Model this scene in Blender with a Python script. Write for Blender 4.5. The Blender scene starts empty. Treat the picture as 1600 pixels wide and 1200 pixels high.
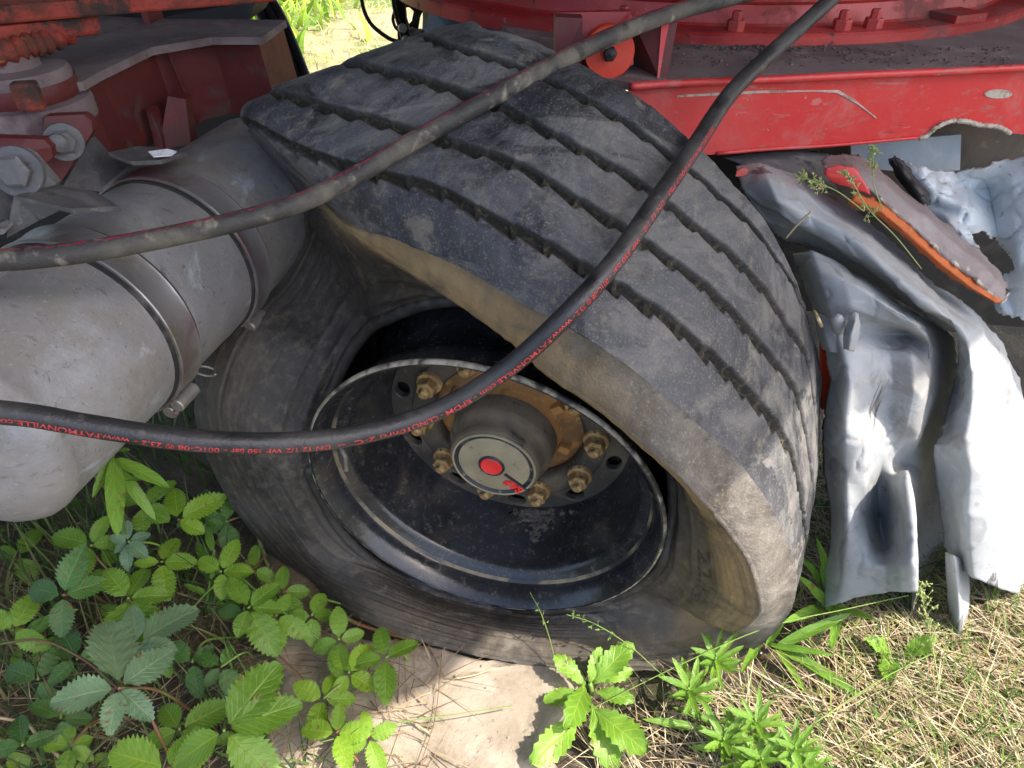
import bpy, math, random
import numpy as np
from mathutils import Vector, Matrix, Quaternion
random.seed(7); RNG = np.random.default_rng(11)
SC = bpy.context.scene
COL = SC.collection
# ------------------------------------------------------------------ camera
TH = math.radians(38); FPX = 1110.0
CAM = np.array([0, 0, 1.2])
FW = np.array([0, math.cos(TH), -math.sin(TH)]); UP = np.array([0, math.sin(TH), math.cos(TH)]); RT = np.array([1., 0, 0])
cd = bpy.data.cameras.new('camera'); co = bpy.data.objects.new('camera', cd); COL.objects.link(co)
co.location = CAM; co.rotation_euler = (math.pi/2 - TH, 0, 0)
cd.sensor_width = 36; cd.lens = 36*FPX/1600; cd.clip_start = .01; cd.clip_end = 400
SC.camera = co
SC.render.resolution_x = 1024; SC.render.resolution_y = 768
# ------------------------------------------------------------------ light
SUNV = Vector((.50, -.22, .83)).normalized()
w = bpy.data.worlds.new('World'); SC.world = w; w.use_nodes = True
nt = w.node_tree; nt.nodes.clear()
sky = nt.nodes.new('ShaderNodeTexSky'); sky.sky_type = 'NISHITA'; sky.sun_disc = False
sky.sun_elevation = math.asin(SUNV.z); sky.sun_rotation = math.atan2(SUNV.x, SUNV.y)
sky.air_density = .85; sky.dust_density = 4.0; sky.ozone_density = .6
bg = nt.nodes.new('ShaderNodeBackground'); bg.inputs['Strength'].default_value = .15
wo = nt.nodes.new('ShaderNodeOutputWorld')
nt.links.new(sky.outputs[0], bg.inputs[0]); nt.links.new(bg.outputs[0], wo.inputs[0])
sl = bpy.data.lights.new('sun', 'SUN'); sl.energy = 2.7; sl.angle = math.radians(.5); sl.color = (1, .91, .79)
so = bpy.data.objects.new('sun', sl); COL.objects.link(so)
so.rotation_euler = SUNV.to_track_quat('Z', 'Y').to_euler(); so.location = (3, 0, 5)
SC.view_settings.view_transform = 'Standard'; SC.view_settings.look = 'None'
SC.view_settings.exposure = 1.75; SC.view_settings.gamma = 1
SC.view_settings.use_curve_mapping = False
# ------------------------------------------------------------------ helpers: measuring the place
def ray(px, py): return FW + (px-800)/FPX*RT - (py-600)/FPX*UP
def P(px, py, d): return CAM + d*ray(px, py)                      # point at depth d
def G(px, py, z=0.):                                              # point on a level plane
    r = ray(px, py); return CAM + r*((z-CAM[2])/r[2])
def Y(px, py, y, s=0.):                                           # point on an upright plane y + s*x
    r = ray(px, py); return CAM + r*(y/(r[1]-s*r[0]))
def lerp(a, b, t): return np.asarray(a)*(1-t)+np.asarray(b)*t
def nrm(v): v = np.asarray(v, float); return v/np.linalg.norm(v)
# ------------------------------------------------------------------ helpers: objects
ORG = {}
def new_mesh(name, V, F, mat=None, smooth=True, uv=None, attrs=None):
    me = bpy.data.meshes.new(name)
    me.from_pydata([tuple(map(float, v)) for v in V], [], [tuple(map(int, f)) for f in F])
    if smooth: me.polygons.foreach_set('use_smooth', [True]*len(me.polygons))
    if uv is not None:
        l = me.uv_layers.new(name='UVMap')
        idx = np.empty(len(me.loops), np.int32); me.loops.foreach_get('vertex_index', idx)
        l.data.foreach_set('uv', np.asarray(uv, np.float32)[idx].ravel())
    for k, a in (attrs or {}).items():
        at = me.attributes.new(k, 'FLOAT', 'POINT'); at.data.foreach_set('value', np.asarray(a, np.float32))
    if mat: me.materials.append(mat)
    me.update()
    return me
def link(name, me, parent=None, M=None):
    o = bpy.data.objects.new(name, me); COL.objects.link(o)
    if parent is not None: o.parent = parent
    if M is not None: o.matrix_basis = M
    return o
def tag(o, label=None, cat=None, group=None, kind=None):
    if label: o['label'] = label
    if cat: o['category'] = cat
    if group: o['group'] = group
    if kind: o['kind'] = kind
    return o
def thing(name, label, cat, loc=(0, 0, 0), group=None):
    o = bpy.data.objects.new(name, None); COL.objects.link(o)
    o.empty_display_size = .05
    o.location = [float(c) for c in loc]; ORG[o.name] = np.array(loc, float)
    return tag(o, label, cat, group)
def part(name, V, F, mat, parent=None, smooth=False, uv=None, attrs=None, flat_angle=None):
    V = np.asarray(V, float)
    org = ORG[parent.name] if parent is not None else V.mean(0)*np.array([1, 1, 0])+np.array([0, 0, V[:, 2].min()])
    me = new_mesh(name, V-org, F, mat, smooth, uv, attrs)
    if flat_angle: me.set_sharp_from_angle(angle=math.radians(flat_angle))
    o = link(name, me, parent)
    if parent is None: o.location = org
    ORG[o.name] = org
    return o
class MB:
    def __init__(s): s.V = []; s.F = []
    def add(s, V, F):
        n = len(s.V); s.V += [tuple(map(float, v)) for v in V]; s.F += [tuple(int(i)+n for i in f) for f in F]; return s
def prism(poly, ext):
    """closed polygon (world points) pushed along ext; a real solid"""
    poly = [np.asarray(p, float) for p in poly]; ext = np.asarray(ext, float); n = len(poly)
    V = poly+[p+ext for p in poly]
    F = [tuple(range(n)), tuple(range(2*n-1, n-1, -1))]+[(i, i+n, (i+1) % n+n, (i+1) % n) for i in range(n)]
    return V, F
def box(c, sx, sy, sz, ax=(1, 0, 0), az=(0, 0, 1)):
    c = np.asarray(c, float); ax = nrm(ax); az = np.asarray(az, float); az = nrm(az-ax*(az@ax)); ay = np.cross(az, ax)
    V = [c+ax*sx*i/2+ay*sy*j/2+az*sz*k/2 for i in (-1, 1) for j in (-1, 1) for k in (-1, 1)]
    F = [(0, 1, 3, 2), (4, 6, 7, 5), (0, 4, 5, 1), (2, 3, 7, 6), (0, 2, 6, 4), (1, 5, 7, 3)]
    return V, F
def frame_of(ax):
    ax = nrm(ax); t = np.array([0, 0, 1.]) if abs(ax[2]) < .9 else np.array([1., 0, 0])
    e1 = nrm(np.cross(ax, t)); e2 = np.cross(e1, ax)
    return ax, e1, e2
def lathe(c, ax, prof, n=48, closed=False, a0=0, a1=2*math.pi, flip=False):
    """prof = [(radius, along axis)...]"""
    ax, e1, e2 = frame_of(ax); c = np.asarray(c, float)
    full = abs(a1-a0-2*math.pi) < 1e-6
    m = n if full else n+1
    V = []; F = []
    for i in range(m):
        t = a0+(a1-a0)*i/n
        d = math.cos(t)*e1+math.sin(t)*e2
        for r, s in prof: V.append(c+d*r+ax*s)
    k = len(prof); kk = k if closed else k-1
    for i in range(n):
        j = (i+1) % m
        for q in range(kk):
            q2 = (q+1) % k
            f = (i*k+q, i*k+q2, j*k+q2, j*k+q)
            F.append(f[::-1] if flip else f)
    return V, F
def cr(pts, m, closed=False):
    """Catmull-Rom through pts, m samples a span"""
    pts = np.asarray(pts, float); n = len(pts)
    if closed: ex = np.vstack([pts[-1:], pts, pts[:2]]); spans = n
    else: ex = np.vstack([2*pts[:1]-pts[1:2], pts, 2*pts[-1:]-pts[-2:-1]]); spans = n-1
    out = []
    for i in range(spans):
        p0, p1, p2, p3 = ex[i:i+4]
        for t in np.arange(m)/m:
            out.append(.5*((2*p1)+(-p0+p2)*t+(2*p0-5*p1+4*p2-p3)*t*t+(-p0+3*p1-3*p2+p3)*t**3))
    if not closed: out.append(pts[-1])
    return np.array(out)
def frames(path):
    T = np.gradient(path, axis=0); T /= np.linalg.norm(T, axis=1)[:, None]
    N = np.zeros_like(T); v = np.cross(T[0], [.3, .2, 1.]); N[0] = nrm(v)
    for i in range(1, len(T)):
        v = N[i-1]-T[i]*(N[i-1]@T[i]); N[i] = nrm(v)
    return T, N, np.cross(T, N)
def tube(path, r, n=10, cap=True):
    path = np.asarray(path, float); T, N, B = frames(path)
    r = np.broadcast_to(r, (len(path),)); V = []; F = []
    for i, p in enumerate(path):
        for k in range(n):
            t = 2*math.pi*k/n; V.append(p+r[i]*(math.cos(t)*N[i]+math.sin(t)*B[i]))
    for i in range(len(path)-1):
        for k in range(n):
            k2 = (k+1) % n; F.append((i*n+k, i*n+k2, (i+1)*n+k2, (i+1)*n+k))
    if cap: F.append(tuple(range(n))[::-1]); F.append(tuple((len(path)-1)*n+k for k in range(n)))
    return V, F
def grid_faces(nu, nv, wrap=False):
    F = []
    for i in range(nu if wrap else nu-1):
        a = i*nv; b = ((i+1) % nu)*nv
        for j in range(nv-1): F.append((a+j, a+j+1, b+j+1, b+j))
    return F
def bevel(o, w=.003, seg=2):
    m = o.modifiers.new('bevel', 'BEVEL'); m.width = w; m.segments = seg; m.limit_method = 'ANGLE'; m.angle_limit = math.radians(40)
    return o
def vnoise(X, seed=0, octaves=4, f0=1.):
    """cheap smooth noise at points X (n,3): sums of random sines"""
    rg = np.random.default_rng(seed); out = np.zeros(len(X)); amp = 1.; f = f0
    for o in range(octaves):
        for k in range(4):
            d = rg.normal(size=3)*f; out += amp*np.sin(X@d*2*math.pi+rg.uniform(0, 6.28))/4
        amp *= .55; f *= 2.1
    return out
# ------------------------------------------------------------------ helpers: materials
def mk(name, base, layers=(), rough=.6, metal=0., bump=.25, bscale=60., spec=.5, coord='Object', bdetail=6., fine=None, bdist=.01, coat=0.):
    """base colour, then layers (colour, scale, lo, hi[, dict(stretch, rough, attr, coord, metal, detail, dist)]) mixed in by noise"""
    m = bpy.data.materials.new(name); m.use_nodes = True; t = m.node_tree; t.nodes.clear(); L = t.links.new
    out = t.nodes.new('ShaderNodeOutputMaterial'); bs = t.nodes.new('ShaderNodeBsdfPrincipled'); L(bs.outputs[0], out.inputs[0])
    tc = t.nodes.new('ShaderNodeTexCoord')
    bs.inputs['Specular IOR Level'].default_value = spec
    if coat: bs.inputs['Coat Weight'].default_value = coat; bs.inputs['Coat Roughness'].default_value = .15
    def val(x, sock):
        if hasattr(x, 'is_output'): L(x, sock)
        else: sock.default_value = (*x, 1) if isinstance(x, tuple) else x
    c = base; r = rough; me = metal
    for i, ly in enumerate(layers):
        colr, sc, lo, hi = ly[:4]; o = ly[4] if len(ly) > 4 else {}
        mp = t.nodes.new('ShaderNodeMapping'); L(tc.outputs[o.get('coord', coord)], mp.inputs[0])
        mp.inputs['Scale'].default_value = o.get('stretch', (1, 1, 1)); mp.inputs['Location'].default_value = (i*3.7, i*1.3, i*2.1)
        if 'rot' in o: mp.inputs['Rotation'].default_value = o['rot']
        nz = t.nodes.new('ShaderNodeTexNoise'); L(mp.outputs[0], nz.inputs[0])
        nz.inputs['Scale'].default_value = sc; nz.inputs['Detail'].default_value = o.get('detail', 7.); nz.inputs['Roughness'].default_value = o.get('nrough', .62)
        nz.inputs['Distortion'].default_value = o.get('dist', .4)
        mr = t.nodes.new('ShaderNodeMapRange'); mr.interpolation_type = 'SMOOTHSTEP'
        L(nz.outputs['Fac'], mr.inputs[0]); mr.inputs[1].default_value = lo; mr.inputs[2].default_value = hi
        mr.inputs[4].default_value = o.get('max', 1.)
        fac = mr.outputs[0]
        if 'attr' in o:
            at = t.nodes.new('ShaderNodeAttribute'); at.attribute_name = o['attr']
            mm = t.nodes.new('ShaderNodeMath'); mm.operation = 'MULTIPLY'; L(fac, mm.inputs[0]); L(at.outputs['Fac'], mm.inputs[1]); fac = mm.outputs[0]
        mx = t.nodes.new('ShaderNodeMix'); mx.data_type = 'RGBA'; L(fac, mx.inputs['Factor'])
        val(c, mx.inputs['A']); mx.inputs['B'].default_value = (*colr, 1); c = mx.outputs['Result']
        if 'rough' in o:
            mr2 = t.nodes.new('ShaderNodeMix'); L(fac, mr2.inputs['Factor']); val(r, mr2.inputs['A']); mr2.inputs['B'].default_value = o['rough']; r = mr2.outputs['Result']
        if 'metal' in o:
            mr3 = t.nodes.new('ShaderNodeMix'); L(fac, mr3.inputs['Factor']); val(me, mr3.inputs['A']); mr3.inputs['B'].default_value = o['metal']; me = mr3.outputs['Result']
    val(c, bs.inputs['Base Color']); val(r, bs.inputs['Roughness']); val(me, bs.inputs['Metallic'])
    if bump:
        nz = t.nodes.new('ShaderNodeTexNoise'); L(tc.outputs['Object'], nz.inputs[0]); nz.inputs['Scale'].default_value = bscale; nz.inputs['Detail'].default_value = bdetail
        nz.inputs['Roughness'].default_value = .65
        bp = t.nodes.new('ShaderNodeBump'); bp.inputs['Strength'].default_value = bump; bp.inputs['Distance'].default_value = bdist
        L(nz.outputs['Fac'], bp.inputs['Height'])
        if fine:
            n2 = t.nodes.new('ShaderNodeTexNoise'); L(tc.outputs['Object'], n2.inputs[0]); n2.inputs['Scale'].default_value = fine[1]; n2.inputs['Detail'].default_value = 3
            b2 = t.nodes.new('ShaderNodeBump'); b2.inputs['Strength'].default_value = fine[0]; b2.inputs['Distance'].default_value = .002
            L(n2.outputs['Fac'], b2.inputs['Height']); L(bp.outputs[0], b2.inputs['Normal']); bp = b2
        L(bp.outputs[0], bs.inputs['Normal'])
    return m
TAN = (.24, .2, .145)
M = {}
M['rubber'] = mk('tread rubber', (.026, .028, .035), [
    ((.065, .068, .078), 7, .36, .6, dict(rough=.75)),
    ((.018, .019, .024), 5, .52, .6, dict(max=.85, rough=.42, nrough=.7, dist=1.2)),
    ((.155, .15, .142), 6, .46, .6, dict(rough=.95, max=.7, stretch=(.45, 1, 1), rot=(.2, .4, .6), nrough=.74, dist=1.)),
    ((.23, .205, .16), 22, .55, .66, dict(rough=.95, max=.5, nrough=.74)),
    ((.025, .026, .032), 18, .58, .63, dict(rough=.45, max=.8, stretch=(.25, 1, 1), rot=(.1, .9, .4))),
    ((.22, .2, .17), 330, .54, .68, dict(max=.5, detail=3)),
    ((.17, .16, .15), 26, .63, .67, dict(max=.7, stretch=(.08, 1, 1), rot=(.3, .5, 1.1))),
    ((.022, .02, .014), 60, .1, .4, dict(attr='groove', rough=.95)),
    ((.13, .105, .065), 150, .5, .66, dict(attr='groove', max=.55))],
    rough=.5, bump=.35, bscale=30, fine=(.35, 350))
M['sidewall'] = mk('sidewall rubber', (.022, .021, .021), [
    ((.05, .046, .042), 6, .4, .65, dict(rough=.8)),
    ((.10, .088, .07), 1.3, .5, .72, dict(coord='UV', stretch=(2.5, 9, 1), max=.35, rough=.9, dist=1.5)),
    ((.11, .095, .07), 60, .45, .7, dict(max=.5)),
    ((.15, .14, .12), 9, .57, .66, dict(max=.55, stretch=(.3, 1, 1), nrough=.75, dist=1.)),
    ((.33, .225, .1), 10, .25, .55, dict(attr='dust', rough=.95)),
    ((.13, .105, .07), 24, .5, .7, dict(attr='dust', max=.6)),
    ((.25, .23, .2), 7, .3, .66, dict(attr='tan', rough=.95, nrough=.75, dist=1.)),  # tan-grey dust plus the sunlit lightness of the lower right shoulder, in colour
    ((.1, .092, .082), 15, .48, .62, dict(attr='tan', max=.75, nrough=.78)),
    ((.33, .3, .25), 200, .56, .68, dict(attr='tan', max=.6)),
    ((.30, .26, .18), 240, .58, .7, dict(attr='dust', max=.6))],
    rough=.55, bump=.3, bscale=40, fine=(.3, 320))
M['rim'] = mk('black rim paint', (.014, .015, .018), [
    ((.026, .028, .033), 8, .4, .65, {}),
    ((.10, .095, .08), 60, .5, .72, dict(rough=.8, max=.35)),
    ((.24, .19, .12), 5, .5, .7, dict(rough=.9, max=.25, attr='dusty')),
    ((.2, .19, .175), 150, .55, .72, dict(rough=.9, max=.32, dist=0., nrough=.75))],
    rough=.13, bump=.08, bscale=50, fine=(.08, 300))
M['seatstep'] = mk('tan dust line', (.03, .03, .03), [((.24, .2, .13), 9, .42, .6, dict(rough=.9))], rough=.3, bump=.1)
M['rimedge'] = mk('scuffed rim edge', (.05, .05, .05), [((.4, .37, .3), 30, .42, .6, dict(rough=.8)), ((.2, .16, .1), 14, .5, .7, dict(rough=.9))], rough=.45, metal=.2, bump=.3, bscale=90)
M['disc'] = mk('wheel disc paint', (.045, .042, .038), [((.13, .105, .07), 9, .42, .66, dict(rough=.9)), ((.2, .17, .12), 120, .58, .7, dict(max=.6)), ((.02, .02, .022), 12, .6, .7, {})], rough=.5, bump=.2, bscale=60)
M['hub'] = mk('dusty hub casting', (.10, .08, .056), [((.19, .145, .095), 12, .4, .7, dict(rough=.9)), ((.035, .03, .026), 20, .55, .7, {})], rough=.6, bump=.2, bscale=80, fine=(.2, 300))
M['hubrust'] = mk('orange dusted hub flange', (.42, .2, .06), [((.2, .11, .045), 14, .45, .65, {}), ((.5, .3, .12), 40, .55, .7, {})], rough=.85, bump=.25, bscale=70)
M['nut'] = mk('rusty nut', (.32, .2, .085), [((.6, .42, .18), 30, .45, .6, dict(rough=.9)), ((.07, .05, .035), 40, .52, .66, {})], rough=.6, metal=.3, bump=.3, bscale=150)
M['cap'] = mk('khaki cap face', (.27, .235, .15), [((.36, .31, .2), 12, .45, .7, dict(rough=.9)), ((.22, .2, .155), 25, .5, .7, {}), ((.08, .08, .07), 90, .6, .72, dict(max=.6))], rough=.75, bump=.1, bscale=90)
M['capring'] = mk('dark cap ring', (.02, .024, .032), [((.2, .185, .15), 30, .55, .7, dict(rough=.9))], rough=.4, bump=.1)
M['capred'] = mk('red plastic', (.8, .03, .03), [((.55, .05, .04), 40, .55, .7, {}), ((.5, .2, .15), 150, .62, .72, {})], rough=.5, bump=.05)
M['hose'] = mk('hose rubber', (.026, .026, .028), [((.06, .058, .056), 12, .42, .66, dict(rough=.6)), ((.2, .175, .13), 30, .6, .72, dict(rough=.9, max=.45)), ((.012, .012, .014), 24, .6, .68, {})], rough=.38, bump=.15, bscale=60, fine=(.3, 350))
M['hosemud'] = mk('muddy hose rubber', (.04, .038, .036), [((.17, .15, .115), 9, .4, .66, dict(rough=.95, max=.8)), ((.34, .3, .23), 30, .55, .7, dict(max=.8)), ((.02, .02, .02), 18, .58, .68, {})], rough=.6, bump=.4, bscale=50, fine=(.3, 350))
M['redink'] = mk('red ink', (.55, .05, .055), [((.12, .04, .04), 220, .5, .66, {})], rough=.6, bump=0)
M['maroonink'] = mk('maroon ink', (.3, .02, .06), [((.06, .03, .04), 130, .5, .6, {})], rough=.6, bump=.3, bscale=300)
M['tank'] = mk('dusty tank metal', (.25, .25, .26), [
    ((.36, .37, .39), 5, .45, .65, {}),
    ((.22, .205, .185), 7, .4, .66, dict(rough=.9, metal=0.)),
    ((.3, .285, .26), 26, .55, .72, dict(rough=.9, max=.6)),
    ((.42, .41, .38), 170, .6, .7, dict(max=.6)),
    ((.1, .09, .08), 120, .6, .72, dict(max=.6)),
    ((.42, .45, .5), 30, .6, .7, dict(stretch=(1, .25, .3), max=.8)),
    ((.06, .055, .05), 9, .66, .69, dict(stretch=(.3, 1, 1.5), max=.6)),
    ((.19, .17, .15), 2.5, .5, .64, dict(max=.5, rough=.9)),
    ((.14, .13, .125), 60, .6, .68, dict(stretch=(.1, 1, 1), rot=(.5, .2, .9), max=.7))],
    rough=.55, metal=.3, bump=.2, bscale=70, fine=(.25, 350))
M['strap'] = mk('strap steel', (.33, .32, .32), [((.2, .17, .14), 14, .45, .7, dict(rough=.7)), ((.16, .07, .09), 4, .5, .62, dict(max=.6))], rough=.36, metal=.6, bump=.1)
M['zinc'] = mk('dull zinc', (.3, .29, .27), [((.17, .15, .12), 30, .45, .65, dict(rough=.8))], rough=.45, metal=.6, bump=.2)
M['greysteel'] = mk('grey bracket steel', (.1, .1, .105), [((.19, .18, .18), 12, .45, .68, dict(rough=.8)), ((.3, .28, .26), 80, .6, .7, dict(max=.5)), ((.05, .05, .055), 20, .6, .7, {})], rough=.55, metal=.2, bump=.25)
M['red'] = mk('red frame paint', (.56, .03, .03), [
    ((.58, .075, .07), 3, .4, .65, {}),
    ((.48, .17, .15), 11, .5, .7, dict(max=.6, rough=.8)),
    ((.62, .012, .012), 4, .62, .66, dict(max=.8)),
    ((.5, .3, .28), 60, .62, .72, dict(max=.45, stretch=(.2, 1, 1))),
    ((.2, .06, .05), 90, .64, .72, dict(max=.6)),
    ((.2, .075, .065), 2.2, .5, .66, dict(max=.65, rough=.85, nrough=.72)),
    ((.06, .04, .035), 14, .62, .68, dict(max=.8, rough=.9, stretch=(.3, 1, 1))),
    ((.33, .14, .11), 45, .57, .62, dict(max=.6, stretch=(.5, 1, 1.5), nrough=.75)),
    ((.5, .42, .36), 70, .665, .685, dict(max=.8, nrough=.7))], rough=.42, bump=.12, bscale=60)
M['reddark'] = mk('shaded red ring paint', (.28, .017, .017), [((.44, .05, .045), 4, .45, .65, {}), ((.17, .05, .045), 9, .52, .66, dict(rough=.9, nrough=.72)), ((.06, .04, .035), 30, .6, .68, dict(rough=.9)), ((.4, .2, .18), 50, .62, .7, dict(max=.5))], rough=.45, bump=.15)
M['redorange'] = mk('fresh orange red paint', (.6, .045, .015), [((.55, .06, .03), 10, .5, .7, {}), ((.3, .12, .08), 60, .62, .72, {})], rough=.45, bump=.1)
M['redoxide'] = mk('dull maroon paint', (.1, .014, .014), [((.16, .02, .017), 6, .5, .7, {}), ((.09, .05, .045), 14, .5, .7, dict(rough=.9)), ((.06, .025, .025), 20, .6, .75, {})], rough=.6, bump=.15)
M['dustydeck'] = mk('dust covered deck', (.17, .13, .13), [((.11, .07, .072), 6, .4, .65, {}), ((.23, .19, .185), 18, .5, .7, dict(max=.7)), ((.06, .05, .045), 70, .62, .7, dict(max=.8)), ((.4, .05, .05), 9, .66, .72, dict(max=.6))], rough=.88, bump=.25, bscale=80)
M['rustorange'] = mk('flaking orange red steel', (.26, .028, .014), [((.1, .03, .018), 14, .45, .6, dict(rough=.9)), ((.03, .022, .018), 9, .48, .6, dict(rough=.9, nrough=.72)), ((.55, .22, .04), 60, .63, .7, {})], rough=.6, bump=.6, bscale=60)
M['liner'] = mk('rubber liner', (.02, .02, .02), [((.1, .09, .08), 20, .5, .7, {})], rough=.7, bump=.1)
M['deckgrey'] = mk('pale grey deck underside', (.42, .4, .38), [((.3, .27, .24), 2, .45, .65, {})], rough=.8, bump=.1)  # pale so the added overhead deck bounces light down
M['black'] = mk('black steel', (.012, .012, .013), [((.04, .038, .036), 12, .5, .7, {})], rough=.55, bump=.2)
M['sheet'] = mk('crumpled silver grey paint', (.30, .325, .345), [
    ((.35, .365, .37), 4, .45, .65, {}),
    ((.29, .28, .27), 11, .5, .66, dict(max=.5, rough=.75, nrough=.75)),
    ((.4, .42, .43), 40, .6, .66, dict(max=.6, stretch=(.15, 1, 1), rot=(.4, .8, .2))),
    ((.25, .25, .25), 7, .56, .68, dict(max=.5, rough=.7, nrough=.75)),
    ((.13, .12, .12), 22, .64, .72, dict(max=.55, stretch=(1, .5, 2))),
    ((.2, .17, .13), 160, .63, .72, dict(max=.7)),
    ((.16, .14, .12), 3.5, .56, .66, dict(max=.55, rough=.85, nrough=.72)),
    ((.06, .055, .05), 16, .655, .675, dict(max=.8, stretch=(1, .6, .12), rot=(0, .5, 0)))], rough=.5, metal=.0, bump=.06, bscale=60, fine=(.1, 400), spec=.4)
M['palesheet'] = mk('torn pale sheet', (.5, .56, .6), [((.62, .66, .68), 8, .45, .65, {}), ((.38, .42, .44), 20, .55, .68, {}), ((.3, .25, .18), 40, .62, .7, {})], rough=.5, metal=.1, bump=.3, bscale=50)
M['brownplate'] = mk('bruised grey brown plate', (.2, .165, .165), [((.27, .24, .24), 10, .45, .65, {}), ((.1, .075, .07), 14, .58, .7, {}), ((.38, .34, .3), 60, .62, .7, {})], rough=.6, bump=.3)
M['orangeedge'] = mk('orange rust underside', (.5, .12, .03), [((.3, .1, .03), 16, .5, .65, {}), ((.14, .12, .04), 26, .58, .7, {})], rough=.8, bump=.5)
M['tornedge'] = mk('bare torn metal', (.5, .45, .38), [((.3, .25, .18), 50, .5, .65, {})], rough=.6, metal=.2, bump=.6, bscale=120)
# ================================================================== ground
M['soil'] = mk('dark soil', (.055, .042, .03), [((.1, .08, .055), 6, .42, .66, {}), ((.05, .07, .015), 3.2, .52, .66, dict(max=.8)), ((.24, .2, .15), 50, .6, .7, dict(max=.8)), ((.2, .16, .1), 1.1, .5, .62, dict(max=.5))], rough=.95, bump=.9, bscale=45, fine=(.4, 250), bdist=.02)
M['farsoil'] = mk('dry grassy verge', (.3, .24, .13), [((.1, .15, .03), 1.3, .42, .58, {}), ((.42, .35, .2), 9, .5, .7, dict(max=.7))], rough=.95, bump=.8, bscale=20, bdist=.03)
M['slab'] = mk('sandy concrete', (.31, .265, .21), [((.24, .2, .155), 5, .42, .66, {}), ((.38, .33, .27), 14, .5, .7, dict(max=.7)), ((.13, .1, .07), 3.2, .5, .66, dict(max=.75, nrough=.72)), ((.09, .1, .03), 7, .58, .68, dict(max=.6)), ((.1, .08, .06), 16, .6, .66, dict(max=.7, nrough=.75)), ((.2, .16, .12), 90, .6, .7, dict(max=.6)), ((.12, .1, .08), 30, .66, .72, dict(max=.6))], rough=.92, bump=.4, bscale=40, fine=(.3, 300))
def ground_h(x, y):
    X = np.stack([x, y, 0*x], -1)
    near = np.exp(-((y-.8)/2.5)**2)
    h = .012*vnoise(X, 3, 4, 1.6)*near + .05*vnoise(X, 5, 2, .13)*np.clip((y-3)/4, 0, 1)
    tyr = np.clip(1-np.maximum(np.abs(x-.12)/.62, np.abs(y-1.0)/.46), 0, .2)/.2
    return h-.012-.02*tyr
gx = np.concatenate([-np.geomspace(60, 2.05, 30), np.linspace(-2, 2.2, 130), np.geomspace(2.25, 60, 30)])
gy = np.concatenate([-np.geomspace(30, .3, 16), np.linspace(-.25, 3, 110), np.geomspace(3.05, 90, 40)])
GX, GY = np.meshgrid(gx, gy, indexing='ij')
GZ = ground_h(GX.ravel(), GY.ravel())
gv = np.stack([GX.ravel(), GY.ravel(), GZ], -1)
go = part('ground', gv, grid_faces(len(gx), len(gy)), None, smooth=True)
go.data.materials.append(M['soil']); go.data.materials.append(M['farsoil'])
ngy = len(gy)-1
go.data.polygons.foreach_set('material_index', [1 if gy[i % ngy] > 2.6 else 0 for i in range(len(go.data.polygons))])
tag(go, kind='structure')
# the sandy slab under the tyre
sp = [(395, 1260), (415, 1150), (440, 1060), (425, 1005), (470, 985), (560, 1000), (640, 1000), (760, 1030), (900, 1040), (900, 1100), (850, 1150), (842, 1260)]
outl = cr([G(a, b) for a, b in sp], 6, True); outl[:, 2] = 0
outl += .006*np.stack([vnoise(outl, 21, 3, 9), vnoise(outl, 22, 3, 9), 0*outl[:, 0]], -1)
cen = outl.mean(0); V = []; F = []; nr = 14; n = len(outl)
for i in range(nr+1):
    f = i/nr; ring = cen+(outl-cen)*f; ring[:, 2] = .004+.003*vnoise(ring, 23, 3, 5)-(.004 if i == nr else 0)
    V += list(ring)
ring = outl.copy(); ring[:, 2] = -.06; V += list(ring)
for i in range(nr+1):
    for k in range(n): F.append((i*n+k, (i+1)*n+k, (i+1)*n+(k+1) % n, i*n+(k+1) % n))
sl_ = part('concrete_slab', V, F, M['slab'], smooth=True)
tag(sl_, 'pale sandy concrete slab lying on the ground under the flat tyre', 'slab')
# ================================================================== shade deck overhead: added out of view, edge shaped to cast the shadow lines
DZ = 2.2
t = thing('shade_deck', 'added shade deck spanning above the steering bogie, out of view overhead', 'shade deck', (0, 1.4, DZ))
edge = [(-4, -.32), (-.6, -.3), (.6, -.2), (.825, -.163), (.935, -.053), (1.21, .097), (1.294, .205), (1.482, .435), (1.613, .41), (1.772, .53), (2.5, .58), (4, .58)]
part('deck_plate', *prism([np.array([x, y, DZ]) for x, y in edge]+[np.array([4, 2.9, DZ]), np.array([-4, 2.9, DZ])], (0, 0, .05)), M['deckgrey'], t)
for yy in (1.2, 2.0, 2.8): part('cross_member', *box((0, yy, DZ-.051), 7.6, .08, .1), M['deckgrey'], t)
t = thing('sky_blocker', 'black sky blocking floor added above the bogie, just over the top of the picture', 'sky blocking floor', (0, 1.9, 1.27))  # unseen plate added to keep sky light off the upper left
part('floor_plate', *prism([np.array([x, y, 1.27]) for x, y in ((-3, 1.0), (-.25, 1.0), (-.1, 1.42), (3, 1.42), (3, 2.9), (-3, 2.9))], (0, 0, .04)), M['black'], t)
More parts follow.
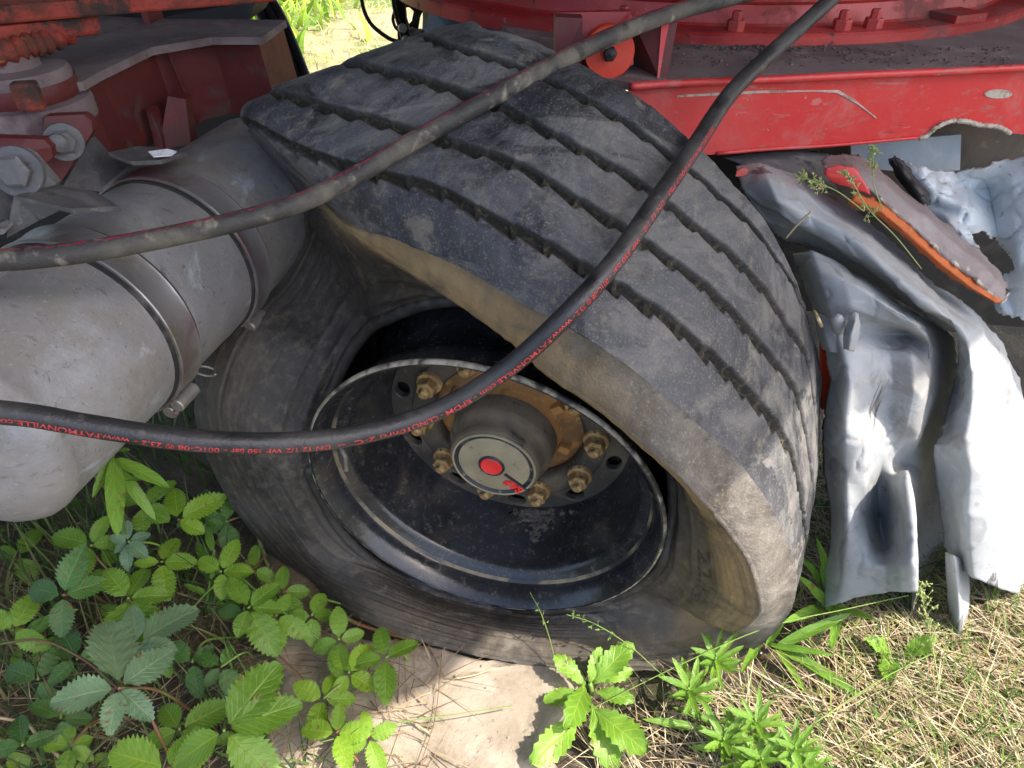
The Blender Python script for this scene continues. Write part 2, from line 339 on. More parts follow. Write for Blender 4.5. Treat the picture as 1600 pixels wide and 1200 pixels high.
# ================================================================== steering frame, upper left
t = thing('box_girder', 'maroon box arm with dusty grey top plate above the air tank', 'girder', P(300, 120, 1.25))
zt = .92
top = [(409, 58), (331, 58), (236, 74), (152, 114), (128, 128), (60, 135), (60, 50), (150, 24), (242, 29), (447, 31)]
part('top_plate', *prism([G(a, b, zt) for a, b in top], (0, 0, -.012)), M['dustydeck'], t)
near = [(402, 61), (331, 61), (238, 76), (154, 117), (131, 131), (70, 150)]
nb = [G(a, b, zt-.013) for a, b in near]
for i in range(len(nb)-1):
    pass
V = []; F = []
for p in nb: V += [p, p+np.array([0, .02, -.135])]
for p in nb: V += [p+np.array([0, .012, 0]), p+np.array([0, .032, -.135])]
m = len(nb)
for i in range(m-1):
    F.append((2*i, 2*i+2, 2*i+3, 2*i+1)); F.append((2*m+2*i, 2*m+2*i+1, 2*m+2*i+3, 2*m+2*i+2)); F.append((2*i+1, 2*i+3, 2*m+2*i+3, 2*m+2*i+1))
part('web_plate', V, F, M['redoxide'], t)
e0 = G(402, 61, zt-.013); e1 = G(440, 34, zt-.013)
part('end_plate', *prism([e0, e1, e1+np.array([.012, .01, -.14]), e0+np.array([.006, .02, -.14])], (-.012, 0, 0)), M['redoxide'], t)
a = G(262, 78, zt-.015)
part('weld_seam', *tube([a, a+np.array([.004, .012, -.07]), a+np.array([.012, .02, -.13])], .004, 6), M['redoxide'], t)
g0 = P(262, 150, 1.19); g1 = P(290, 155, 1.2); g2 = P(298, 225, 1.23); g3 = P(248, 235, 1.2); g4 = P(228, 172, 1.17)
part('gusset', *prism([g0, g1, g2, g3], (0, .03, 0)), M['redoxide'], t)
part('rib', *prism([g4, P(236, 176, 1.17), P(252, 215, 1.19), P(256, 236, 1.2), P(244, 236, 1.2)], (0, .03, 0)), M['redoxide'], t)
k = P(232, 30, 1.3)
part('lug', *box(k+np.array([0, .02, .03]), .012, .06, .09), M['redoxide'], t)
# inner dark box behind it
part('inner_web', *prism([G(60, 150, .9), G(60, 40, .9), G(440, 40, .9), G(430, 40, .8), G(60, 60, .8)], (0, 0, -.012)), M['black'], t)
t2_ = thing('shade_backing', 'black axle plate added for the deep shade behind the maroon box arm', 'backing', Y(250, 200, 1.62)*np.array([1, 1, 0]))  # black plate added to hide bright ground; stands in for deep shade
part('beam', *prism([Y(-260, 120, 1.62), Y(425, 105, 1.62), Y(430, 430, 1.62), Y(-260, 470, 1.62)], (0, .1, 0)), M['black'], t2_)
# pivot with stacked discs
t = thing('pivot_hub', 'dusty round pivot hub with maroon rim at the left edge below the rusty bars', 'pivot hub', P(40, 150, .98))
c = P(28, 128, .98)
V, F = lathe(c, (0, 0, 1), [(.0, .055), (.03, .055), (.036, .05), (.036, .02), (.066, .018), (.07, .012), (.07, -.02), (.082, -.022), (.085, -.028), (.085, -.05), (0.0, -.05)], 40)
o = part('disc_stack', V, F, M['dustydeck'], t, smooth=True, flat_angle=35)
V, F = lathe(c, (0, 0, 1), [(.0715, .004), (.073, .0), (.073, -.016), (.0715, -.019)], 40); part('maroon_rim', V, F, M['redoxide'], t, smooth=True)
o = part('lug_block', *box(P(44, 150, .9), .03, .02, .035, (1, .3, 0)), M['rustorange'], t); bevel(o, .004)
# rusty bars right at the top left corner
t = thing('rusty_bar', 'flaking orange red steel bar running along the top left edge', 'steel bar', P(150, 15, 1.0))
p0 = P(-60, 22, .92); p1 = P(420, -14, 1.12); ax = p1-p0
o = part('bar', *box((p0+p1)/2, np.linalg.norm(ax), .06, .022, ax), M['rustorange'], t); bevel(o, .004)
t = thing('rusty_bar', 'shorter scabby orange red bar tucked under the long bar at the top left', 'steel bar', P(70, 45, .95))
p0 = P(-60, 58, .93); p1 = P(146, 33, 1.02); ax = p1-p0
o = part('bar', *box((p0+p1)/2, np.linalg.norm(ax), .06, .026, ax), M['rustorange'], t); bevel(o, .006)
V, F = tube(cr([P(-40, 90, .93), P(0, 84, .93), P(40, 72, .95), P(70, 66, .97), P(110, 48, 1.0)], 8), [.014+.003*math.sin(i*1.9) for i in range(33)], 10)
part('weld_bead', V, F, M['rustorange'], t, smooth=True)
V, F = tube(cr([P(-40, 205, .95), P(10, 200, .95), P(40, 182, .97), P(70, 165, .98)], 8), [.011+.003*math.sin(i*2.3) for i in range(25)], 10)
part('weld_bead', V, F, M['rustorange'], t, smooth=True)
# dark beam above
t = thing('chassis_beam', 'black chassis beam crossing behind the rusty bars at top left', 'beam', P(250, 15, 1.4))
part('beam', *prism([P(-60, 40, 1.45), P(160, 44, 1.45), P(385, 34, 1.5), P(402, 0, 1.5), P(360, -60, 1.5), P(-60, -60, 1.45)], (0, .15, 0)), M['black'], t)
t = thing('mudguard_edge', 'dark ribbed mudguard edge beside the sunlit verge at top left', 'mudguard', P(430, 60, 1.7))
for i, (x, s) in enumerate(((388, 0), (404, .01), (418, .02))):
    part('rib', *tube(cr([P(x-10, -20, 1.8), P(x+18, 20, 1.75), P(x+48, 90, 1.7), P(x+70, 150, 1.65)], 6), .012, 8), M['black'], t, smooth=True)
# hanger bracket with two bolts, left edge
def hexbolt(c, ax, parent, r=.014, washer=True, mat='greysteel'):
    ax = nrm(ax); c = np.asarray(c, float)
    V, F = lathe(c, ax, [(0, r*.72), (r*.8, r*.72), (r, r*.6), (r, 0), (0, 0)], 6)
    b = part('bolt_head', V, F, M[mat], parent)
    if washer:
        V, F = lathe(c, ax, [(0, .0015), (r*1.45, .0015), (r*1.5, 0), (r*1.5, -.005), (0, -.005)], 24); part('washer', V, F, M[mat], parent, smooth=True, flat_angle=35)
    return b
t = thing('tank_hanger', 'grey folded hanger plate with a big hex bolt at the left edge', 'bracket', P(40, 320, .82))
fa = np.array([.02, .012, 0])
part('plate', *prism([P(-60, 240, .80), P(35, 236, .83), P(50, 244, .84), P(88, 288, .86), P(70, 330, .87), P(10, 360, .84), P(-60, 370, .8)], (.0, .012, 0)), M['greysteel'], t)
hexbolt(P(26, 268, .805), (.15, -.9, .3), t, .019)
part('bottom_flange', *prism([P(-60, 352, .8), P(10, 348, .84), P(72, 300, .88), P(40, 330, .83), P(6, 366, .8), P(-60, 376, .78)], (0, .006, .004)), M['greysteel'], t)
t = thing('lifting_lug', 'dull red rounded lug plate with grey bolt beside the hanger bracket', 'lug', P(80, 230, .9))
part('lug_plate', *prism([P(-60, 214, .86), P(40, 217, .87), P(68, 218, .88), P(80, 230, .885), P(82, 246, .89), P(64, 262, .89), P(30, 238, .87), P(-60, 236, .86)], (0, .014, 0)), M['redoxide'], t)
part('rear_plate', *prism([P(70, 182, .94), P(130, 179, .96), P(143, 188, .965), P(145, 205, .97), P(128, 232, .97), P(95, 285, .97), P(60, 270, .95)], (0, .014, 0)), M['redoxide'], t)
hexbolt(P(100, 222, .925), (.5, -.8, .2), t, .016)
V, F = lathe(P(90, 222, .91), (.5, -.8, .2), [(0, .0), (.011, 0), (.011, .018), (.008, .02), (0, .02)], 20); part('bolt_shank', V, F, M['greysteel'], t, smooth=True, flat_angle=35)
t = thing('saddle_arm', 'dark grey bent saddle arm between the red lug and the tank', 'bracket', P(150, 260, 1.0))
part('arm_plate', *prism([P(98, 292, .96), P(140, 218, 1.02), P(165, 245, 1.06), P(205, 262, 1.09), P(160, 300, 1.05)], (0, .015, 0)), M['greysteel'], t)
# ================================================================== air tank
AX = nrm((.22, .975, 0)); K = .97
TA = np.array([-.614*K, .8*K, 1.2+(.634-1.2)*K]); TR = .1358
def tank_at(y): return TA+AX*((y-TA[1])/AX[1])
t = thing('air_tank', 'dusty grey cylindrical air tank held by two steel straps left of the tyre', 'air tank', tank_at(.9)-np.array([0, 0, TR]))
L0 = (.585-.9)/AX[1]; L1 = (1.345-.9)/AX[1]
prof = [(0, L0-.035), (.03, L0-.033), (.07, L0-.024), (.105, L0-.01), (.124, L0+.004), (.1335, L0+.016), (TR, L0+.026), (TR+.001, L0+.03), (TR, L0+.034)]
prof += [(TR, s) for s in np.linspace(L0+.05, L1-.05, 30)]
prof += [(TR, L1-.034), (TR+.001, L1-.03), (TR, L1-.026), (.1335, L1-.016), (.124, L1-.004), (.105, L1+.01), (.07, L1+.024), (0, L1+.035)]
V, F = lathe(tank_at(.9), AX, prof, 96); V = np.array(V)
V += (.0012*vnoise(V, 9, 3, 6)-.004*np.exp(-(vnoise(V, 19, 2, 3)/.16)**2)*(vnoise(V, 18, 2, 2) > .1))[:, None]*nrm((.3, -.6, .7))
part('shell', V, F, M['tank'], t, smooth=True)
_, E1, E2 = frame_of(AX)            # E1 to the right, E2 ... 
if E2[2] < 0: sgn = -1
else: sgn = 1
def strap(y, wd):
    s0 = (y-.9)/AX[1]
    prof = [(TR+.003, s0-wd/2), (TR+.0068, s0-wd/2), (TR+.0078, s0-wd/2+.002), (TR+.0064, s0-wd/2+.005), (TR+.0064, s0+wd/2-.005), (TR+.0078, s0+wd/2-.002), (TR+.0068, s0+wd/2), (TR+.003, s0+wd/2)]
    V, F = lathe(tank_at(.9), AX, prof, 80, closed=True)
    st = part('strap', V, F, M['strap'], t, smooth=True, flat_angle=50)
    V, F = lathe(tank_at(.9), AX, [(TR-.001, s0-wd/2-.006), (TR+.0035, s0-wd/2-.005), (TR+.0035, s0+wd/2+.005), (TR-.001, s0+wd/2+.006)], 80)
    part('strap_liner', V, F, M['liner'], st, smooth=True, flat_angle=50)
    # clamp below
    c0 = tank_at(y)
    d = nrm(np.cross(nrm(c0-CAM), AX)); d = d if d[2] < 0 else -d; d = nrm(d+.12*nrm(CAM-c0)); d = nrm(d-AX*(d@AX)); sd = np.cross(AX, d)
    c = c0+d*(TR+.015)
    for k in (-1, 1):
        V, F = lathe(c+sd*k*.012-AX*wd*.55, AX, [(0, 0), (.009, 0), (.0105, .002), (.0105, wd*.9), (0, wd*.9)], 20); part('clamp_barrel', V, F, M['zinc'], st, smooth=True, flat_angle=35)
    V, F = lathe(c+d*.006-AX*wd*.5, -AX, [(.0045, 0), (.0045, .008), (0, .008)], 12); part('clamp_bolt', V, F, M['strap'], st, smooth=True, flat_angle=35)
    part('clamp_link', *box(c+d*.004, .034, .008, wd*.5, sd, AX), M['zinc'], st)
    return st, c
s1, c1 = strap(.834, .048); s2, c2 = strap(1.038, .048)
rr = np.array([c1+np.array([.03, .03, .028])+.015*(math.cos(a)*np.array([1, 0, 0])+math.sin(a)*np.array([0, -.4, .9])) for a in np.linspace(.4, 5.6, 30)])
part('split_ring', *tube(rr, .0018, 6), M['zinc'], s1, smooth=True)
# saddle plates over the straps
def saddle(y, pxs, dd):
    pts = [P(a, b, d) for (a, b), d in zip(pxs, dd)]
    part('saddle_plate', *prism(pts, (0, .002, -.007)), M['greysteel'], t)
saddle(.774, [(22, 306), (92, 288), (150, 300), (186, 322), (110, 326)], [.79, .86, .88, .86, .80])
saddle(.963, [(168, 238), (218, 228), (292, 236), (250, 250), (205, 252)], [1.0, 1.07, 1.08, 1.03, 1.01])
part('saddle_web', *prism([P(22, 308, .795), P(100, 326, .805), P(60, 345, .82), P(10, 372, .82)], (0, .006, 0)), M['greysteel'], t)
o = part('paint_flake', *prism([P(232, 238, 1.02), P(262, 234, 1.035), P(276, 238, 1.035), P(268, 244, 1.03), P(240, 246, 1.015)], (0, 0, .0015)), mk('white flaking paint', (.7, .72, .74), [((.5, .5, .5), 60, .5, .7, {})], bump=.3), t)
# ================================================================== steering bogie, right
ZD = .905
t = thing('steering_bogie', 'red steel bogie frame with dusty deck and round turntable behind the tyre', 'bogie frame', Y(1300, 230, 1.12))
# beam face, torn at its lower right edge
topx = [(985, 136), (1180, 124), (1330, 117), (1470, 111), (1680, 101)]
low = [(1680, 210), (1600, 210), (1575, 208), (1560, 200), (1530, 196), (1505, 190), (1480, 192), (1462, 200), (1450, 212), (1438, 216), (1400, 219), (1300, 228), (1200, 234), (1120, 241), (960, 252)]
SL = .158
def BY(px, py, o=0): return Y(px, py, 1.088+o, SL)
face = [BY(*p) for p in topx]+[BY(*p) for p in low]
part('beam_web', *prism(face, (0, .014, 0)), M['red'], t)
# torn bare edge along the tear
te = [BY(*p, -.002) for p in [(1436, 217), (1450, 211), (1462, 199), (1480, 191), (1505, 189), (1530, 195), (1560, 199), (1578, 208)]]
te = cr(te, 8); te[:, 1] += .004*vnoise(te, 31, 3, 30)
V, F = tube(te, [.0028+.0022*abs(math.sin(i*1.3)) for i in range(len(te))], 7); part('torn_edge', V, F, M['tornedge'], t, smooth=True)
# deck plate with a lip
lipf = [G(a, b, ZD) for a, b in [(985, 128), (1040, 124), (1180, 118), (1330, 111), (1470, 105), (1690, 95)]]
back = [np.array([2.2, 2.3, ZD]), np.array([.0, 2.3, ZD]), G(700, -20, ZD), G(770, 28, ZD), G(875, 112, ZD)]
part('deck_plate', *prism(lipf+back, (0, 0, -.012)), M['dustydeck'], t)
V = []; 
lp = np.array(lipf)+np.array([0, -.003, -.006]); lp = cr(lp, 6)
part('deck_lip', *tube(lp, .006, 8), M['red'], t, smooth=True)
part('lower_lip', *tube(cr([BY(1120, 240, -.002), BY(1200, 233, -.002), BY(1300, 227, -.002), BY(1400, 218, -.002), BY(1434, 215, -.002)], 4), .003, 8), M['red'], t, smooth=True)
# scraped bare stripes and dabs on the web: thin dents of filler standing proud
part('bare_scrape', *prism([BY(1058, 149, -.0015), BY(1058, 152, -.0015), BY(1180, 146, -.0015), BY(1270, 143, -.0015), BY(1308, 145, -.0015), BY(1340, 163, -.0015), BY(1370, 186, -.0015), BY(1368, 182, -.0015), BY(1336, 156, -.0015), BY(1310, 141, -.0015), BY(1180, 142, -.0015)], (0, .003, 0)), M['tornedge'], t)
part('filler_spot', *prism([BY(1560+22*math.cos(a), 147+7*math.sin(a), -.0015) for a in np.linspace(0, 6.28, 20)[:-1]], (0, .003, 0)), M['tornedge'], t)
# bracket with pin disc
bz = ZD
def DZP(px, py, y): return Y(px, py, y)
f0 = G(866, 112, ZD); yb = 1.17
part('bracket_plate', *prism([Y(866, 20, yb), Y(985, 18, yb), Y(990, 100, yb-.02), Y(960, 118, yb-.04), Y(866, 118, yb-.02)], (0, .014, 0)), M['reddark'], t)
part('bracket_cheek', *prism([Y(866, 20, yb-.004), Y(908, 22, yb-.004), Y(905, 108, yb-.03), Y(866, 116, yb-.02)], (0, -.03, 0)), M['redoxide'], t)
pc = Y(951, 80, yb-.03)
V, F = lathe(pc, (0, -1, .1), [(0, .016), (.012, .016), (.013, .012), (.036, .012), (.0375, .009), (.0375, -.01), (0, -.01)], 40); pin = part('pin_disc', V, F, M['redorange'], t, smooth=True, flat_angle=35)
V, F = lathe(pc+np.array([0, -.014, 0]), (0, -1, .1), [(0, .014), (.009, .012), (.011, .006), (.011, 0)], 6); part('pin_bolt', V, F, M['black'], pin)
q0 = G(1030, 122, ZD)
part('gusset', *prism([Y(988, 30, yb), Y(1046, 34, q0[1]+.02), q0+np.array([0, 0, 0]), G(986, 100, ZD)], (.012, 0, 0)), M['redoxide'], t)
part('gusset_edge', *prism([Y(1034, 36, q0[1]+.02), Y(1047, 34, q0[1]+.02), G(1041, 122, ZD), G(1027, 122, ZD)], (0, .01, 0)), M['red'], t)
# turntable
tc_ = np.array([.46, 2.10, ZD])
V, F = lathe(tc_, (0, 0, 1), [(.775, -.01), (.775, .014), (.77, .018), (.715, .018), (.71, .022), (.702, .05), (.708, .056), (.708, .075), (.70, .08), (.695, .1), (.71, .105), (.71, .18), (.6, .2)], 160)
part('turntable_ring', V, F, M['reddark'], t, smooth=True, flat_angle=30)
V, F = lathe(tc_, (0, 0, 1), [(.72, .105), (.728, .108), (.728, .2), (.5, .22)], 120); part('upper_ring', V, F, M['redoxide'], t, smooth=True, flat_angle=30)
for px, py in ((1152, 50), (1372, 44), (960, 48), (1225, 6)):
    c = G(px, py, ZD+.02); dv = nrm((c-tc_)*np.array([1, 1, 0])); c = tc_+dv*.742+np.array([0, 0, .018])
    V, F = lathe(c, (0, 0, 1), [(0, .03), (.008, .03), (.009, .027), (.009, .016), (.015, .016), (.016, .014), (.016, 0)], 6); part('ring_bolt', V, F, M['reddark'], t)
c = G(1500, 40, ZD+.01); part('ring_tab', *box(c+np.array([0, .02, .01]), .08, .06, .02, (1, .45, 0)), M['reddark'], t)
# gravel and crumbs on the deck
mb = MB()
for i in range(420):
    x = random.gauss(1165, 60) if i < 170 else random.uniform(1050, 1580); y_ = random.gauss(74, 4) if i < 170 else random.uniform(72, 104)
    c = G(x, y_, ZD); s = random.uniform(.0006, .0026)
    mb.add(*box(c+np.array([0, 0, s*.4]), s*2, s*1.5, s, (random.random(), random.random(), 0)))
o = part('grit', mb.V, mb.F, mk('dark grit', (.05, .045, .04), [((.2, .17, .14), 200, .5, .6, {})]), None); tag(o, kind='stuff')
t = thing('steel_cabinet', 'black steel box in the top right corner above the bogie deck', 'box', P(1500, 20, 1.3))
part('body', *prism([P(1352, -40, 1.6), P(1366, 2, 1.6), P(1420, 14, 1.6), P(1598, 50, 1.5), P(1720, 60, 1.5), P(1720, -60, 1.5)], (0, .3, .02)), M['black'], t)
part('red_post', *prism([P(1590, 62, 1.38), P(1640, 55, 1.38), P(1640, 110, 1.33), P(1588, 96, 1.34)], (0, .02, 0)), M['red'], t)
# ================================================================== chassis far behind the tyre
t = thing('chassis_box', 'black chassis side with a dusty mauve rail behind the top of the tyre', 'chassis', P(760, 60, 2.4))
part('side_panel', *prism([P(662, 4, 2.6), P(830, 45, 2.3), P(780, 130, 2.3), P(655, 120, 2.6)], (0, .1, 0)), M['black'], t)
part('rail', *prism([P(676, -10, 2.5), P(700, -12, 2.5), P(752, 28, 2.3), P(760, 42, 2.28), P(748, 44, 2.28), P(682, 14, 2.5)], (0, .03, 0)), M['dustydeck'], t)
part('strut', *prism([P(730, -30, 2.2), P(746, -30, 2.2), P(764, 44, 1.9), P(752, 46, 1.9)], (0, .04, 0)), M['black'], t)
part('panel', *prism([P(738, -30, 2.4), P(800, -30, 2.4), P(770, 40, 2.2), P(756, 40, 2.2)], (0, .02, 0)), mk('pale tan panel', (.42, .33, .25), [((.3, .22, .17), 8, .5, .7, {})]), t)
t = thing('hanging_bracket', 'black hanging bracket tangled with hoses above the back of the tyre', 'bracket', P(640, 60, 2.0))
part('arm', *prism([P(608, -30, 2.0), P(630, -30, 2.0), P(634, 30, 2.0), P(646, 70, 2.0), P(622, 72, 2.0), P(620, 30, 2.0)], (0, .03, 0)), M['black'], t)
part('arm', *prism([P(648, -30, 2.05), P(668, 2, 2.05), P(655, 30, 2.05), P(650, 64, 2.05), P(636, 66, 2.05), P(646, 20, 2.05)], (0, .03, 0)), M['black'], t)
part('fin', *prism([P(668, -20, 2.0), P(680, -20, 2.0), P(672, 22, 2.0), P(664, 46, 2.0), P(660, 20, 2.0)], (0, .005, 0)), mk('pale leaf green paint', (.5, .6, .4)), t)
for i, (px, py) in enumerate(((628, 44), (634, 62), (645, 50), (656, 52))):
    V, F = lathe(P(px, py, 1.97), (.3, -1, .2), [(0, .02), (.012, .02), (.012, 0)], 8); part('fitting', V, F, M['zinc'], t)
def cable(pts, r, label):
    o = part('cable', *tube(cr([P(*p) for p in pts], 8), r, 8), M['black'], None, smooth=True); tag(o, label, 'cable')
cable([(566, -30, 1.95), (566, 5, 1.95), (578, 35, 1.95), (600, 55, 1.95), (618, 64, 1.95), (640, 66, 2.0)], .0055, 'thin black cable looping down left of the hanging bracket')
cable([(640, 8, 2.05), (622, 12, 2.05), (614, 30, 2.05), (622, 46, 2.05), (640, 40, 2.05), (652, 22, 2.05), (640, 8, 2.05)], .005, 'black cable curled into a small ring on the hanging bracket')
cable([(612, -30, 1.97), (616, 10, 1.97), (624, 40, 1.97), (634, 66, 1.97), (660, 72, 1.97)], .006, 'black hose running straight down the hanging bracket')
# ================================================================== wheel
AW = np.array([-.2450799, -.96719679, -.06682973]); AW /= np.linalg.norm(AW)
WC = np.array([-.0533, .8032, .3208])
_, WE1, WE2 = frame_of(AW)
if WE1[0] < 0: WE1 = -WE1
if WE2[2] < 0: WE2 = -WE2
def W(rad, ang, s=0.): return WC+AW*s+rad*(math.cos(ang)*WE1+math.sin(ang)*WE2)
def WP(px, py, s=0.):
    r = ray(px, py); k = ((WC+AW*s-CAM)@AW)/(r@AW); return CAM+r*k
whl = thing('truck_wheel', 'black steel truck wheel with rusty nuts, its rim bare where the tyre has come off', 'wheel', WC-np.array([0, 0, .31]))
DS = -.185
inner = [(.300, -.006), (.302, -.002), (.300, .003), (.296, .0045), (.2925, .001), (.289, -.008), (.284, -.014), (.281, -.03), (.2795, -.038), (.275, -.045), (.264, -.052), (.258, -.058), (.256, -.066), (.254, -.085), (.247, -.11), (.242, -.14), (.237, -.165), (.226, DS)]
back = [(.226, -.2), (.24, -.205), (.246, -.21), (.262, -.22), (.278, -.28), (.286, -.292), (.299, -.297)]
outer = [(.301, -.292), (.290, -.286), (.284, -.275), (.268, -.215), (.252, -.19), (.25, -.12), (.268, -.09), (.286, -.05), (.29, -.016), (.296, -.01)]
V, F = lathe(WC, AW, inner+back+outer, 144, closed=True)
V = np.array(V); kk = len(inner+back+outer)
q = (V-WC)@WE2; q1 = (V-WC)@WE1
V += AW*(.004*np.sin(q1*9)*np.clip(q/.3, 0, 1))[:, None]            # a little bent at the top
rim = part('rim', V, F, M['rim'], whl, smooth=True, flat_angle=38, attrs=dict(dusty=np.clip(.25+1.1*np.abs((V-WC)@WE1)/.3-(.4*(V-WC)@WE2/.3), 0, 1)))
V, F = lathe(WC, AW, [(.2985, .0045), (.3012, .0042), (.3035, .0005), (.3025, -.004), (.3005, -.006)], 144); V = np.array(V)
V += AW*(.004*np.sin((V-WC)@WE1*9)*np.clip((V-WC)@WE2/.3, 0, 1))[:, None]
part('rim_edge', V, F, M['rimedge'], rim, smooth=True)
V, F = lathe(WC, AW, [(.2805, -.037), (.2772, -.041), (.2745, -.0445)], 144); part('seat_step', V, F, M['seatstep'], rim, smooth=True)
# disc with vent holes
def disc_mesh():
    V = []; F = []
    def ringpt(r, a, s=DS): return W(r, a, s)
    RH = .2065; hr = .0155; n8 = 8
    for k in range(10):
        ac = math.radians(36*k+18+4); n0 = len(V)
        per = []
        r0, r1 = .186, .226
        for i in range(n8): per.append((r0, -18+36*i/n8))
        for i in range(n8): per.append((r0+(r1-r0)*i/n8, 18))
        for i in range(n8): per.append((r1, 18-36*i/n8))
        for i in range(n8): per.append((r1-(r1-r0)*i/n8, -18))
        m = len(per)
        for r, a in per: V.append(ringpt(r, ac+math.radians(a)))
        cx = W(RH, ac, DS); er = math.cos(ac)*WE1+math.sin(ac)*WE2; et = -math.sin(ac)*WE1+math.cos(ac)*WE2
        for s, rr in ((0, hr*1.12), (-.002, hr), (-.014, hr*.98)):
            for r, a in per:
                dr = (r-RH)/.02; da = a/18; L = math.hypot(dr, da)
                V.append(cx+AW*s+(er*dr*.9+et*da*1.25)/L*rr)
        for b in range(3):
            for i in range(m):
                j = (i+1) % m; F.append((n0+b*m+i, n0+b*m+j, n0+(b+1)*m+j, n0+(b+1)*m+i))
    return V, F
V, F = disc_mesh(); dsc = part('disc', V, F, M['disc'], whl, smooth=True, flat_angle=40)
V, F = lathe(WC, AW, [(.186, DS), (.184, DS+.003), (.178, DS+.005), (.153, DS+.005), (.148, DS+.004), (.1445, DS), (.1405, DS-.004), (.1405, DS-.02)], 120); part('nut_ring', V, F, M['disc'], dsc, smooth=True)
V, F = lathe(WC, AW, [(.24, DS-.03), (.12, DS-.03)], 80); part('back_plate', V, F, M['black'], dsc)
# hub
hub = part('hub_flange', *lathe(WC, AW, [(.146, DS-.026), (.138, DS-.022), (.128, DS-.020), (.115, DS-.014), (.101, DS-.006), (.097, DS+.02)], 80), M['hubrust'], whl, smooth=True)
part('hub_drum', *lathe(WC, AW, [(.098, DS-.02), (.0965, DS+.02), (.0945, DS+.05), (.093, DS+.056), (.088, DS+.064), (.084, DS+.07), (.082, DS+.082), (.0815, DS+.092), (.079, DS+.095), (.0, DS+.094)], 72), M['hub'], whl, smooth=True, flat_angle=40)
CS = DS+.094
cap = part('hub_cap', *lathe(WC, AW, [(.0755, CS-.004), (.0755, CS+.004), (.0735, CS+.0055), (.0705, CS+.0045), (.069, CS+.002), (.066, CS+.001), (.0645, CS+.002)], 72), M['capring'], whl, smooth=True)
part('cap_edge', *lathe(WC, AW, [(.0756, CS+.001), (.0762, CS+.004), (.0748, CS+.0062), (.0728, CS+.0060), (.0718, CS+.0052)], 72), M['cap'], cap, smooth=True)
part('cap_face', *lathe(WC, AW, [(.0650, CS+.0005), (.0642, CS+.0028), (.063, CS+.0034), (0, CS+.0036)], 72), M['cap'], cap, smooth=True, flat_angle=40)
cc = W(.004, math.radians(200), CS+.0036)
part('red_button', *lathe(cc, AW, [(.0195, -.001), (.0195, .0035), (.018, .0045), (.015, .0035), (.0, .003)], 40), M['capred'], cap, smooth=True, flat_angle=50)
part('button_collar', *lathe(cc, AW, [(.0195, .0), (.0205, .004), (.0225, .004), (.024, .0005)], 40), M['capring'], cap, smooth=True)
# bar and lettering on the cap
p_in = WP(790, 741, CS+.004); p_out = WP(826, 766, CS+.004)
dl = nrm(p_out-p_in); dn = np.cross(AW, dl)
part('cap_bar', *box((p_in+p_out)/2+AW*.0008, np.linalg.norm(p_out-p_in)*1.05, .004, .004, dl, AW), M['capring'], cap)
def text_mesh(s, size, ext=0., offs=0.):
    cu = bpy.data.curves.new('lettering', 'FONT'); cu.body = s; cu.size = size; cu.extrude = ext; cu.offset = offs; cu.resolution_u = 3
    ob = bpy.data.objects.new('lettering', cu); COL.objects.link(ob)
    dg = bpy.context.evaluated_depsgraph_get(); me = bpy.data.meshes.new_from_object(ob.evaluated_get(dg))
    V = np.array([v.co[:] for v in me.vertices]); F = [tuple(p.vertices) for p in me.polygons]
    COL.objects.unlink(ob); bpy.data.objects.remove(ob); bpy.data.curves.remove(cu); bpy.data.meshes.remove(me)
    return V, F
TV, TF = text_mesh('SAF', .0215, .0014, .0007)
xd = -dl; yd = np.cross(AW, xd)
# read from the outer end towards the middle, on the lower left side of the bar
base = p_out-dl*.0015+AW*.0012-yd*(-.0035)
org_ = p_out-dl*.0075+yd*.0028+AW*.0016
part('lettering', [org_+xd*v[0]*1.0+yd*v[1]*1.2+AW*v[2] for v in TV], TF, M['capred'], cap)
# nuts
nr_ = .0185
def nut_meshes():
    V1, F1 = lathe((0, 0, 0), (0, 0, 1), [(nr_*.62, .030), (nr_*.86, .030), (nr_, .027), (nr_, .008)], 6)
    V2, F2 = lathe((0, 0, 0), (0, 0, 1), [(nr_*.7, .010), (nr_*1.22, .0085), (nr_*1.28, .0065), (nr_*1.28, .0), ], 32)
    V3, F3 = lathe((0, 0, 0), (0, 0, 1), [(0, .041), (.008, .040), (.0105, .037), (.0112, .028)], 20)
    return [new_mesh(n_, v, f, M['nut'], s) for n_, v, f, s in (('wheel_nut', V1, F1, False), ('washer', V2, F2, True), ('stud', V3, F3, True))]
nm = nut_meshes()
nm[1].set_sharp_from_angle(angle=.6); nm[2].set_sharp_from_angle(angle=.7)
Rw = Matrix((tuple(WE1), tuple(np.cross(AW, WE1)), tuple(AW))).transposed()
for k in range(10):
    a = math.radians(36*k+4)
    c = W(.1655, a, DS+.005)
    Mx = (Matrix.Translation(Vector(c-ORG[whl.name])) @ Rw.to_4x4() @ Matrix.Rotation(random.uniform(0, 1), 4, 'Z'))
    o = link('wheel_nut', nm[0], whl, Mx); ORG[o.name] = c
    link('washer', nm[1], o); link('stud', nm[2], o)
for ang in (-18, 35, 150, 205):
    c = W(.112, math.radians(ang), DS-.006)
    er = math.cos(math.radians(ang))*WE1+math.sin(math.radians(ang))*WE2
    o = part('hub_lug', *box(c, .022, .016, .022, er, AW), M['hubrust'], whl); bevel(o, .002)
# valve
v0 = W(.27, math.radians(176), -.05)
o = part('valve_stem', *tube([v0, v0+np.array([.01, -.012, -.014]), v0+np.array([.012, -.03, -.03])], [.005, .0045, .004], 10), M['zinc'], whl, smooth=True)
# mud splash inside the dish
ms = [(806, 786), (824, 778), (850, 776), (884, 780), (868, 800), (846, 826), (832, 842), (820, 838), (812, 812)]
